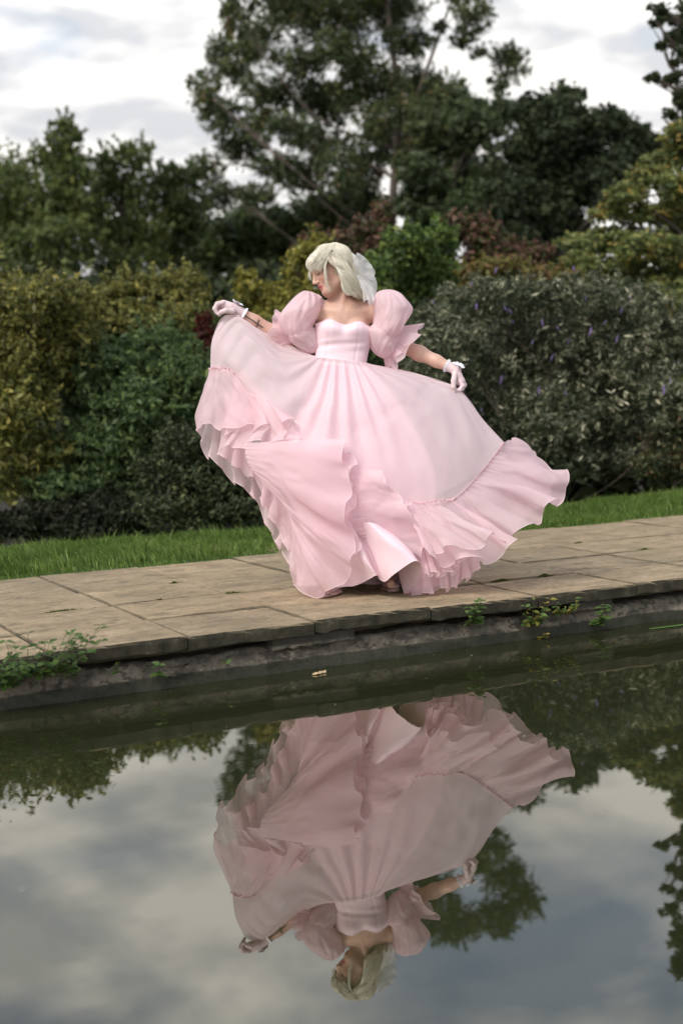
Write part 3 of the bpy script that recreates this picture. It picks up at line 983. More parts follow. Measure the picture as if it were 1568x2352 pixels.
# ---- implicit surface helpers
class Field:
    def __init__(self, lo, hi, h):
        self.h = h
        self.lo = np.asarray(lo, float)
        self.n = np.ceil((np.asarray(hi) - self.lo) / h).astype(int) + 1
        self.a = np.full(self.n, 0.05, np.float32)

    def _box(self, lo, hi, pad):
        i0 = np.maximum(0, np.floor((lo - pad - self.lo) / self.h).astype(int))
        i1 = np.minimum(self.n, np.ceil((hi + pad - self.lo) / self.h).astype(int) + 1)
        if (i1 <= i0).any():
            return None, None
        ax = [(self.lo[k] + self.h * np.arange(i0[k], i1[k])).astype(np.float32) for k in range(3)]
        G = np.stack(np.meshgrid(*ax, indexing='ij'), -1)
        return tuple(slice(i0[k], i1[k]) for k in range(3)), G

    def _union(self, sl, d, k, sub=False):
        a = self.a[sl]
        if sub:
            d = -d
            h = np.maximum(k - np.abs(a - d), 0) / max(k, 1e-6)
            self.a[sl] = np.maximum(a, d) + h * h * k * 0.25
        else:
            h = np.maximum(k - np.abs(a - d), 0) / max(k, 1e-6)
            self.a[sl] = np.minimum(a, d) - h * h * k * 0.25

    def cone(self, p, q, r0, r1, k=0.015, sub=False):
        p, q = np.asarray(p, float), np.asarray(q, float)
        R = max(r0, r1)
        sl, G = self._box(np.minimum(p, q) - R, np.maximum(p, q) + R, k + 0.012)
        if sl is None:
            return
        ba = (q - p).astype(np.float32)
        t = np.clip(((G - p.astype(np.float32)) @ ba) / (ba @ ba + 1e-9), 0, 1)
        d = np.linalg.norm(G - p.astype(np.float32) - t[..., None] * ba, axis=-1) - (r0 + (r1 - r0) * t)
        self._union(sl, d, k, sub)

    def chain(self, pts, radii, k=0.012):
        for i in range(len(pts) - 1):
            self.cone(pts[i], pts[i + 1], radii[i], radii[i + 1], k)

    def ell(self, c, r, R=None, k=0.015, sub=False, clip=None):
        c, r = np.asarray(c, float), np.asarray(r, float)
        m = r.max()
        sl, G = self._box(c - m, c + m, k + 0.012)
        if sl is None:
            return
        q = G - c.astype(np.float32)
        if R is not None:
            q = q @ np.asarray(R, np.float32)      # columns of R = axes
        k0 = np.linalg.norm(q / r.astype(np.float32), axis=-1)
        k1 = np.linalg.norm(q / (r * r).astype(np.float32), axis=-1) + 1e-6
        d = k0 * (k0 - 1) / k1
        if clip is not None:
            d = np.maximum(d, clip(q))
        self._union(sl, d, k, sub)

    def mesh(self):
        a, h = self.a, self.h
        s = a < 0
        sx, sy, sz = s[:-1, :-1, :-1], None, None
        cnt = np.zeros(np.array(a.shape) - 1, np.int8)
        for i in (0, 1):
            for j in (0, 1):
                for k in (0, 1):
                    cnt += s[i:a.shape[0] - 1 + i, j:a.shape[1] - 1 + j, k:a.shape[2] - 1 + k]
        cells = np.argwhere((cnt > 0) & (cnt < 8))
        idx = -np.ones(cnt.shape, np.int64)
        idx[tuple(cells.T)] = np.arange(len(cells))
        acc = np.zeros((len(cells), 3))
        num = np.zeros(len(cells))
        corners = [(i, j, k) for i in (0, 1) for j in (0, 1) for k in (0, 1)]
        for c0 in corners:
            for ax in range(3):
                if c0[ax] == 1:
                    continue
                c1 = list(c0)
                c1[ax] = 1
                v0 = a[tuple((cells + np.array(c0)).T)]
                v1 = a[tuple((cells + np.array(c1)).T)]
                m = (v0 < 0) != (v1 < 0)
                t = np.where(m, v0 / np.where(m, v0 - v1, 1), 0)
                p = np.repeat(np.array(c0, float)[None], len(cells), 0)
                p[:, ax] += t
                acc += p * m[:, None]
                num += m
        V = self.lo + h * (cells + acc / num[:, None])
        F = []
        for ax in range(3):
            b, c = (ax + 1) % 3, (ax + 2) % 3
            sh = [slice(1, -1)] * 3
            sh[ax] = slice(0, a.shape[ax] - 1)
            s0 = s[tuple(sh)]
            sh[ax] = slice(1, a.shape[ax])
            s1 = s[tuple(sh)]
            E = np.argwhere(s0 != s1)
            flip = s0[tuple(E.T)]
            off = np.ones(3, int)
            off[ax] = 0
            E = E + off
            def cell(db, dc):
                q = E.copy()
                q[:, b] -= db
                q[:, c] -= dc
                return idx[tuple(q.T)]
            q = np.stack([cell(1, 1), cell(0, 1), cell(0, 0), cell(1, 0)], 1)
            q[~flip] = q[~flip][:, ::-1]
            F.append(q)
        return V, np.vstack(F)


def unit(v):
    v = np.asarray(v, float)
    return v / np.linalg.norm(v)


PX = ZP / FD                                     # metres per layout pixel at the figure
HC = L3(759, 624, 0.0)                           # head centre
HF = unit([-0.86, -0.36, -0.36])                 # the way the face looks (left, a little to us, down)
HU = unit(np.array([-0.33, 0.02, 0.94]) - HF * np.dot([-0.33, 0.02, 0.94], HF))
HS = np.cross(HF, HU)                            # to the person's right side (away from us if +)
if HS[1] > 0:
    HS = -HS                                     # make +HS point at the viewer
HR = np.stack([HF, HS, HU], 1)


def H(f, s, u):
    return HC + HF * f + HS * s + HU * u


ARM_R = dict(sh=L3(716, 716, 0.03), el=L3(658, 784, 0.10), wr=L3(545, 712, 0.03))
ARM_L = dict(sh=L3(866, 716, 0.03), el=L3(930, 797, 0.10), wr=L3(1041, 847, 0.02))


def hand_right(F, g=0.0, k=0.006):
    """fist pinching the skirt at image left"""
    F.chain([L3(548, 713, 0.03), L3(530, 705, 0.02), L3(514, 699, 0.02)], [0.0195 + g, 0.0225 + g, 0.021 + g], k)
    F.chain([L3(532, 708, 0.05), L3(514, 702, 0.055)], [0.020 + g, 0.020 + g], k)
    for i, (dd, dx, dy) in enumerate(((0.0, 0, 0), (0.018, 1, 0), (0.036, 3, 2), (0.052, 6, 5))):
        r = (0.0098, 0.0100, 0.0094, 0.0084)[i] + g
        F.chain([L3(512 + dx, 695 + dy, dd), L3(499 + dx, 698 + dy, dd - 0.004), L3(493 + dx, 709 + dy, dd - 0.006), L3(498 + dx, 719 + dy, dd - 0.002)], [r * 1.12, r * 1.05, r, r * 0.85], k)
    F.chain([L3(534, 715, -0.005), L3(519, 713, -0.02), L3(508, 717, -0.02), L3(503, 722, -0.012)], [0.0135 + g, 0.0125 + g, 0.0105 + g, 0.008 + g], k)


def hand_left(F, g=0.0, k=0.006):
    """hand hanging from the wrist at image right, fingers closed on the cloth"""
    F.chain([L3(1041, 848, 0.02), L3(1050, 862, 0.015), L3(1058, 876, 0.015)], [0.019 + g, 0.022 + g, 0.0205 + g], k)
    F.chain([L3(1048, 864, 0.04), L3(1055, 877, 0.045)], [0.019 + g, 0.019 + g], k)
    for i, (dd, dx, dy) in enumerate(((0.0, -2, 0), (0.016, 0, 0), (0.032, 2, -1), (0.047, 3, -3))):
        r = (0.0096, 0.0098, 0.0092, 0.0082)[i] + g
        F.chain([L3(1058 + dx, 876 + dy, dd), L3(1064 + dx, 886 + dy, dd - 0.004), L3(1058 + dx, 895 + dy, dd - 0.01), L3(1050 + dx, 897 + dy, dd - 0.006)], [r * 1.12, r * 1.05, r, r * 0.85], k)
    F.chain([L3(1044, 860, -0.004), L3(1041, 875, -0.02), L3(1041, 889, -0.022), L3(1043, 901, -0.012)], [0.0135 + g, 0.0125 + g, 0.0105 + g, 0.0082 + g], k)


def build_body():
    F = Field(L3(484, 1372, 0) - np.array([0.02, 0.17, 0.02]), L3(1080, 552, 0) + np.array([0.02, 0.26, 0.02]), 0.0041)
    # torso
    F.ell(L3(790, 760, 0.035), (0.122, 0.076, 0.125), k=0.03)
    F.ell(L3(789, 800, 0.038), (0.108, 0.066, 0.13), k=0.03)
    F.ell(L3(785, 835, 0.04), (0.104, 0.066, 0.10), k=0.03)
    F.ell(L3(784, 900, 0.05), (0.145, 0.095, 0.11), k=0.04)
    F.ell(L3(790, 722, 0.035), (0.135, 0.07, 0.06), k=0.04)
    for x in (758, 820):
        F.ell(L3(x, 757, -0.016), (0.050, 0.046, 0.050), k=0.02)
    # shoulders, collar bones
    F.cone(L3(765, 706, 0.045), ARM_R['sh'], 0.035, 0.042, 0.045)
    F.cone(L3(812, 706, 0.045), ARM_L['sh'], 0.035, 0.042, 0.045)
    F.cone(L3(781, 716, -0.022), L3(742, 712, -0.008), 0.007, 0.007, 0.022)
    F.cone(L3(799, 716, -0.022), L3(838, 712, -0.008), 0.007, 0.007, 0.022)
    # neck
    F.cone(L3(777, 662, 0.03), L3(789, 712, 0.04), 0.047, 0.053, 0.03)
    F.cone(L3(792, 660, -0.01), L3(784, 713, -0.018), 0.011, 0.009, 0.02)      # tendon
    # arms
    for A in (ARM_R, ARM_L):
        m = A['sh'] * 0.5 + A['el'] * 0.5
        F.chain([A['sh'], m, A['el']], [0.043, 0.040, 0.034], 0.03)
        e, w = A['el'], A['wr']
        F.chain([e, e * 0.7 + w * 0.3, e * 0.35 + w * 0.65, w], [0.034, 0.0365, 0.029, 0.0225], 0.02)
    hand_right(F, -0.0012)
    hand_left(F, -0.0012)
    # legs under the gown
    F.chain([L3(765, 900, 0.05), L3(758, 1120, 0.02), L3(752, 1345, 0.03)], [0.085, 0.055, 0.034], 0.04)
    F.chain([L3(808, 900, 0.06), L3(850, 1110, 0.05), L3(888, 1325, 0.10)], [0.085, 0.055, 0.034], 0.04)
    F.cone(L3(752, 1350, 0.03), L3(748, 1358, -0.10), 0.03, 0.022, 0.03)
    F.cone(L3(888, 1328, 0.10), L3(897, 1342, -0.03), 0.03, 0.022, 0.03)
    # head
    F.ell(H(-0.010, 0, 0.022), (0.094, 0.073, 0.086), HR, 0.01)
    F.ell(H(0.028, 0, -0.040), (0.056, 0.054, 0.066), HR, 0.03)
    F.ell(H(0.056, 0, -0.087), (0.022, 0.024, 0.018), HR, 0.025)              # chin
    F.cone(H(-0.012, 0.050, -0.058), H(0.050, 0.018, -0.088), 0.017, 0.014, 0.03)   # jaw line
    F.cone(H(-0.012, -0.050, -0.058), H(0.050, -0.018, -0.088), 0.017, 0.014, 0.03)
    F.ell(H(0.050, 0.036, -0.018), (0.026, 0.022, 0.022), HR, 0.02)           # cheeks
    F.ell(H(0.050, -0.036, -0.018), (0.026, 0.022, 0.022), HR, 0.02)
    F.cone(H(0.076, 0.034, 0.026), H(0.082, -0.034, 0.026), 0.010, 0.010, 0.02)  # brow
    for s in (1, -1):
        F.ell(H(0.086, 0.031 * s, 0.006), (0.014, 0.018, 0.011), HR, 0.010, sub=True)   # eye sockets
        F.ell(H(0.070, 0.030 * s, 0.006), (0.0135, 0.0135, 0.0125), HR, 0.002)          # lids over the eyeball
    F.cone(H(0.083, 0, 0.012), H(0.104, 0, -0.026), 0.0075, 0.0085, 0.012)    # nose
    F.ell(H(0.092, 0.010, -0.030), (0.010, 0.007, 0.006), HR, 0.006)
    F.ell(H(0.092, -0.010, -0.030), (0.010, 0.007, 0.006), HR, 0.006)
    F.ell(H(0.082, 0, -0.050), (0.009, 0.019, 0.0055), HR, 0.004)             # lips
    F.ell(H(0.080, 0, -0.062), (0.009, 0.016, 0.0062), HR, 0.004)
    F.ell(H(-0.012, 0.074, -0.012), (0.016, 0.008, 0.028), HR, 0.008)         # ear
    V, Fc = F.mesh()
    # skin colours: lips, cheek blush, brows, lashes, the small tattoo on the forearm
    q = (V - HC) @ HR
    base = np.tile(np.array([0.64, 0.415, 0.325]), (len(V), 1))

    def blend(w, c):
        base[:] = base * (1 - w[:, None]) + np.array(c) * w[:, None]
    e = lambda c, r: np.exp(-((q - np.array(c)) / np.array(r)) ** 2 @ np.ones(3))
    for s in (1, -1):
        blend(0.55 * e((0.06, 0.045 * s, -0.026), (0.03, 0.024, 0.022)), (0.62, 0.22, 0.19))
        blend(np.clip(1.3 * e((0.078, 0.032 * s, 0.0015), (0.02, 0.016, 0.0035)), 0, 0.9), (0.05, 0.03, 0.025))
        blend(np.clip(0.9 * e((0.084, 0.033 * s, 0.027), (0.02, 0.017, 0.005)), 0, 0.6), (0.32, 0.22, 0.13))
    lip = (np.clip(1 - ((q[:, 2] + 0.056) / 0.0125) ** 4, 0, 1) * np.clip(1 - (q[:, 1] / 0.021) ** 4, 0, 1) * (q[:, 0] > 0.066))
    blend(np.clip(lip, 0, 0.9), (0.50, 0.085, 0.12))
    mouth = np.clip(1 - ((q[:, 2] + 0.0558) / 0.0022) ** 2, 0, 1) * (np.abs(q[:, 1]) < 0.018) * (q[:, 0] > 0.06)
    blend(mouth * 0.8, (0.16, 0.02, 0.03))
    # tattoo: a long bar with a short cross bar near the elbow end
    def bar(a, b, w):
        a, b = L3(*a)[[0, 2]], L3(*b)[[0, 2]]
        d = b - a
        P = V[:, [0, 2]]
        t = np.clip(((P - a) @ d) / (d @ d), 0, 1)
        dist = np.linalg.norm(P - a - t[:, None] * d, axis=1)
        return np.clip((w - dist) / (w * 0.4), 0, 1) * (V[:, 1] < ARM_R['el'][1] - 0.02)
    blend(np.maximum(bar((561, 723), (602, 750), 0.0050), bar((594, 734), (589, 748), 0.0050)) * 0.9, (0.05, 0.05, 0.055))
    me = mesh_np('body', to_world(V) - PBASE, Fc, 4)
    smooth(me)
    set_color(me, base)
    M = Mat('skin')
    n = M.noise(60, 3, 0.5)
    n2 = M.noise(9, 4, 0.6)
    c = M.mix(0.35, M.attr(), M.ramp(n, [(0.3, (0.82, 0.78, 0.76)), (0.7, (1.1, 1.06, 1.05))]), 'MULTIPLY')
    c = M.mix(0.5, c, M.ramp(n2, [(0.3, (0.86, 0.78, 0.76)), (0.7, (1.06, 1.06, 1.05))]), 'MULTIPLY')
    sh = M.bsdf(c, 0.48, None, Subsurface_Weight=0.12, Subsurface_Scale=0.01, Specular_IOR_Level=0.4)
    obj('body', me, M.done(sh), person)
    return


build_body()


# ---- fabric materials
def mat_organza(name, col, opaque, rough=0.55, trans=0.4):
    M = Mat(name)
    n = M.noise(420, 2, 0.5)
    c = M.mix(0.12, col, M.ramp(n, [(0.3, (0.8, 0.8, 0.8)), (0.7, (1.15, 1.15, 1.15))]), 'MULTIPLY')
    d = M.bsdf(c, rough, None, Sheen_Weight=0.15, Specular_IOR_Level=0.25)
    t = M.node('ShaderNodeBsdfTranslucent')
    M.l.new(c, t.inputs[0])
    s = M.shmix(trans, d, t.outputs[0])
    tr = M.node('ShaderNodeBsdfTransparent')
    return M.done(M.shmix(opaque, tr.outputs[0], s))


ORG = mat_organza('organza', (0.95, 0.745, 0.795), 0.75, trans=0.45)
ORG_SKIRT = mat_organza('organza_skirt', (0.96, 0.82, 0.85), 0.75, trans=0.42)
ORG_SHEER = mat_organza('organza_sheer', (0.95, 0.80, 0.82), 0.68, trans=0.5)
ORG_PUFF = mat_organza('organza_puff', (0.94, 0.745, 0.785), 0.84, trans=0.4)


def mat_satin():
    M = Mat('satin')
    n = M.noise(500, 2, 0.5)
    c = M.mix(0.08, (0.87, 0.665, 0.725), M.ramp(n, [(0.3, (0.8, 0.8, 0.8)), (0.7, (1.1, 1.1, 1.1))]), 'MULTIPLY')
    return M.done(M.bsdf(c, 0.5, None, Sheen_Weight=0.1, Specular_IOR_Level=0.22))


SATIN = mat_satin()
LINING = mat_plain('lining_satin', (0.90, 0.66, 0.735), 0.45)
HEM = mat_plain('hem_thread', (0.88, 0.68, 0.72), 0.6)
SEAM = mat_plain('seam_gather', (0.80, 0.50, 0.55), 0.6)


# ---- cloth surfaces
def cr_weights(k, n):
    """matrix (n,k): uniform Catmull-Rom through k control values"""
    W = np.zeros((n, k + 2))
    t = np.linspace(0, k - 1 - 1e-9, n)
    i = t.astype(int)
    u = t - i
    b = [(-u + 2 * u ** 2 - u ** 3) / 2, (2 - 5 * u ** 2 + 3 * u ** 3) / 2, (u + 4 * u ** 2 - 3 * u ** 3) / 2, (-u ** 2 + u ** 3) / 2]
    for j in range(4):
        W[np.arange(n), i + j] += b[j]
    E = np.zeros((k + 2, k))
    E[1:k + 1] = np.eye(k)
    E[0, 0], E[0, 1] = 2, -1
    E[k + 1, k - 1], E[k + 1, k - 2] = 2, -1
    return W @ E


def ctrl(rows):
    return np.array([[L3(*p) for p in r] for r in rows])


def surf(C, nu, nv):
    """C (rows v, cols u, 3) -> P (nv, nu, 3)"""
    return np.einsum('ai,bj,ijk->abk', cr_weights(C.shape[0], nv), cr_weights(C.shape[1], nu), C)


def normals(P):
    du = np.gradient(P, axis=1)
    dv = np.gradient(P, axis=0)
    N = np.cross(du, dv)
    N /= np.linalg.norm(N, axis=-1, keepdims=True) + 1e-9
    return N, du / (np.linalg.norm(du, axis=-1, keepdims=True) + 1e-9), dv / (np.linalg.norm(dv, axis=-1, keepdims=True) + 1e-9)


def wob(n, s, seed, amp=1.0):
    """smooth 1-D noise"""
    rgn = np.random.default_rng(seed)
    k = max(3, int(s))
    return amp * (cr_weights(k, n) @ rgn.uniform(-1, 1, k))


def noise2(nv, nu, kv, ku, seed):
    rgn = np.random.default_rng(seed)
    return cr_weights(kv, nv) @ rgn.uniform(-1, 1, (kv, ku)) @ cr_weights(ku, nu).T


def grid_obj(name, P, mat, parent=None, label=None):
    nv, nu = P.shape[:2]
    idx = np.arange(nv * nu).reshape(nv, nu)
    F = np.stack([idx[:-1, :-1], idx[:-1, 1:], idx[1:, 1:], idx[1:, :-1]], -1).reshape(-1, 4)
    me = mesh_np(name, to_world(P.reshape(-1, 3)) - PBASE, F, 4)
    smooth(me)
    o = obj(name, me, mat, parent or person)
    if label:
        o['label'] = label
    return o


def thread(name, P, r, mat, parent):
    V, F = tubes([P], [np.full(len(P), r)], 5)
    me = mesh_np(name, to_world(V) - PBASE, F, 4)
    smooth(me)
    return obj(name, me, mat, parent)


def ruffle(name, seam, hem, nu, nv, folds, amp, seed, mat=None, mid=None, bulge=0.0, tang=0.55, gather=0.004, hem_r=0.0016, sharp=0.85, label=None, seam_r=0.0, phase=0.0, ampu=None, parent=None, hemvar=0.014, curl=0.006):
    k = max(len(seam), len(hem))
    S = cr_weights(len(seam), nu) @ np.array([L3(*p) for p in seam])
    E = cr_weights(len(hem), nu) @ np.array([L3(*p) for p in hem])
    if mid is not None:
        Mi = cr_weights(len(mid), nu) @ np.array([L3(*p) for p in mid])
        C = np.stack([S, Mi, E])
    else:
        C = np.stack([S, (S + E) / 2, E])
    P = np.einsum('ai,ijk->ajk', cr_weights(3, nv), C)
    N, T, D = normals(P)
    N0 = N.mean((0, 1))
    N0 = N * 0.6 + N0 / np.linalg.norm(N0) * 0.4
    if N0[..., 1].mean() > 0:
        N0 = -N0                                # so that + is towards the front
    u = np.linspace(0, 1, nu)
    v = np.linspace(0, 1, nv)[:, None]
    # soft flutes: uneven spacing, each starting at its own height and drifting sideways
    ph = 2 * PI * folds * u + phase + wob(nu, folds * 1.3 + 3, seed, 1.1)
    ph = ph[None] + 1.2 * noise2(nv, nu, 4, int(folds) + 3, seed + 5) * v ** 1.3
    st = (0.22 + 0.22 * wob(nu, folds * 1.5 + 3, seed + 4))[None]
    g = np.clip((v - st) / (1 - st), 0, 1)
    g = g ** sharp
    A = amp * (1 + wob(nu, folds * 1.4 + 3, seed + 1, 0.6))[None] * (0.12 * v + g)
    if ampu is not None:
        A = A * np.interp(u, np.linspace(0, 1, len(ampu)), ampu)[None]
    w = A * np.sin(ph) + bulge * np.sin(PI * v)
    w = w + 0.45 * amp * noise2(nv, nu, 4, int(folds * 1.2) + 4, seed + 6) * np.sin(PI * np.clip(v, 0, 1)) ** 0.7
    w = w + gather * np.sin(2 * PI * folds * 4.3 * u + wob(nu, 30, seed + 2, 2.0))[None] * np.exp(-v / 0.10)
    w = w + 0.003 * noise2(nv, nu, 9, int(folds * 5) + 8, seed + 21) * np.clip(v * 4, 0, 1)
    # small frilly curl right at the hem
    ph3 = 2 * PI * folds * 2.6 * u + wob(nu, folds * 2 + 5, seed + 8, 2.0)
    w = w + curl * np.clip((v - 0.72) / 0.28, 0, 1) ** 1.5 * (np.sin(ph3) * (0.5 + wob(nu, folds + 4, seed + 10, 0.5)))[None]
    P = P + N0 * w[..., None] + T * (-tang * A * np.sin(2 * ph))[..., None] + D * (hemvar * v ** 3 * (np.cos(ph + 0.8) + wob(nu, 7, seed + 3)[None]))[..., None]
    o = grid_obj(name, P, mat or ORG, parent, label)
    if hem_r:
        thread('hem', P[-1], hem_r, HEM, o)
    if seam_r:
        Q = P[0] + N0[0] * (0.003 * np.sin(2 * PI * folds * 5 * u))[:, None] + D[0] * (0.005 * np.sin(2 * PI * folds * 3.7 * u + wob(nu, 12, seed + 9, 2)))[:, None]
        thread('gathered_seam', Q, seam_r, SEAM, o)
    return o


# ---- bodice
def build_bodice():
    # heights down the body: (y_left, x_left, y_right, x_right, depth_front, depth_back)
    rows = [(746, 723, 756, 858, -0.066, 0.125), (760, 724, 768, 857, -0.086, 0.125), (778, 725, 785, 853, -0.080, 0.122), (798, 725, 806, 847, -0.066, 0.118), (824, 723, 839, 840, -0.066, 0.122)]
    nu, nv = 120, 44
    R = []
    th = np.linspace(0, 2 * PI, nu)
    for (yl, xl, yr, xr, df, db) in rows:
        a, b = L3(xl, yl, 0.03), L3(xr, yr, 0.03)
        c = (a + b) / 2
        hx = (b - a) / 2
        # th = 0 right, pi/2 front, pi left
        s = np.sin(th)
        dep = np.where(s > 0, (df - 0.03) * np.abs(s) ** 0.62, -(db - 0.03) * -np.abs(s) ** 0.85)
        R.append(c + np.cos(th)[:, None] * hx + dep[:, None] * np.array([0, 1.0, 0]))
    P = np.einsum('ai,ijk->ajk', cr_weights(len(rows), nv), np.array(R))
    v = np.linspace(0, 1, nv)[:, None]
    x = np.cos(th)[None]
    front = np.clip(np.sin(th), 0, 1)[None]
    # bust shape
    for cx in (-0.48, 0.48):
        P[..., 1] -= 0.018 * np.exp(-((x - cx) / 0.32) ** 2 - ((v - 0.2) / 0.25) ** 2) * front
    P[..., 1] += 0.010 * np.exp(-((x) / 0.16) ** 2 - ((v - 0.18) / 0.2) ** 2) * front
    # sweetheart neckline: raise two peaks, dip between and at the sides
    rise = (0.026 * np.exp(-((x + 0.52) / 0.28) ** 2) + 0.026 * np.exp(-((x - 0.52) / 0.28) ** 2) - 0.002) * front * np.clip(1 - v / 0.35, 0, 1)
    P[..., 2] += rise
    # small wrinkles at the waist, seam lines
    P[..., 1] -= front * 0.0035 * np.sin(v * 26 + 3 * x) * np.exp(-((v - 0.7) / 0.16) ** 2) * (0.4 + np.abs(x))
    for cx in (-0.52, 0.52):
        P[..., 1] += 0.004 * np.exp(-((x - cx - 0.06 * np.sign(cx) * (v - 0.5)) / 0.03) ** 2) * front
    o = grid_obj('bodice', P, SATIN)
    thread('neckline_edge', P[0], 0.0022, SATIN, o)
    return P


BOD = build_bodice()


# ---- skirt front: waist to ruffle seam, from the pinched left side across to the right hand
front_cols = [
    [(722, 818, 0.03), (640, 780, 0.05), (528, 722, 0.01), (489, 775, 0.03), (483, 848, 0.05)],
    [(723, 819, -0.02), (648, 800, 0.0), (545, 735, -0.01), (508, 790, -0.02), (505, 852, 0.0)],
    [(727, 820, -0.045), (655, 830, -0.08), (572, 790, -0.07), (548, 840, -0.08), (535, 862, -0.05)],
    [(735, 821, -0.066), (678, 868, -0.12), (622, 880, -0.13), (590, 905, -0.13), (575, 920, -0.11)],
    [(748, 822, -0.074), (715, 900, -0.15), (675, 955, -0.18), (645, 990, -0.19), (630, 1015, -0.17)],
    [(766, 823, -0.078), (755, 910, -0.17), (735, 990, -0.21), (715, 1045, -0.23), (700, 1090, -0.22)],
    [(785, 825, -0.08), (792, 920, -0.18), (795, 1005, -0.22), (795, 1070, -0.24), (790, 1130, -0.24)],
    [(804, 828, -0.078), (826, 920, -0.17), (846, 1005, -0.21), (860, 1070, -0.23), (868, 1140, -0.23)],
    [(822, 831, -0.074), (870, 910, -0.15), (915, 1000, -0.19), (940, 1080, -0.21), (952, 1158, -0.21)],
    [(834, 833, -0.06), (915, 895, -0.12), (985, 975, -0.15), (1020, 1060, -0.17), (1038, 1148, -0.17)],
    [(840, 834, -0.02), (945, 872, -0.05), (1035, 925, -0.05), (1075, 1005, -0.08), (1102, 1085, -0.08)],
    [(845, 835, 0.03), (950, 856, 0.02), (1052, 893, 0.0), (1110, 965, 0.02), (1157, 1016, 0.03)],
]
back_cols = [
    front_cols[-1],
    [(842, 838, 0.10), (945, 868, 0.16), (1035, 925, 0.20), (1085, 1000, 0.24), (1125, 1060, 0.26)],
    [(822, 836, 0.13), (880, 900, 0.26), (940, 980, 0.34), (985, 1060, 0.40), (1010, 1130, 0.44)],
    [(785, 830, 0.14), (790, 920, 0.30), (795, 1010, 0.40), (800, 1080, 0.46), (805, 1150, 0.50)],
    [(745, 826, 0.13), (700, 890, 0.26), (660, 970, 0.34), (640, 1040, 0.40), (640, 1100, 0.44)],
    [(726, 823, 0.10), (650, 820, 0.18), (570, 830, 0.22), (530, 890, 0.26), (520, 950, 0.28)],
    front_cols[0],
]


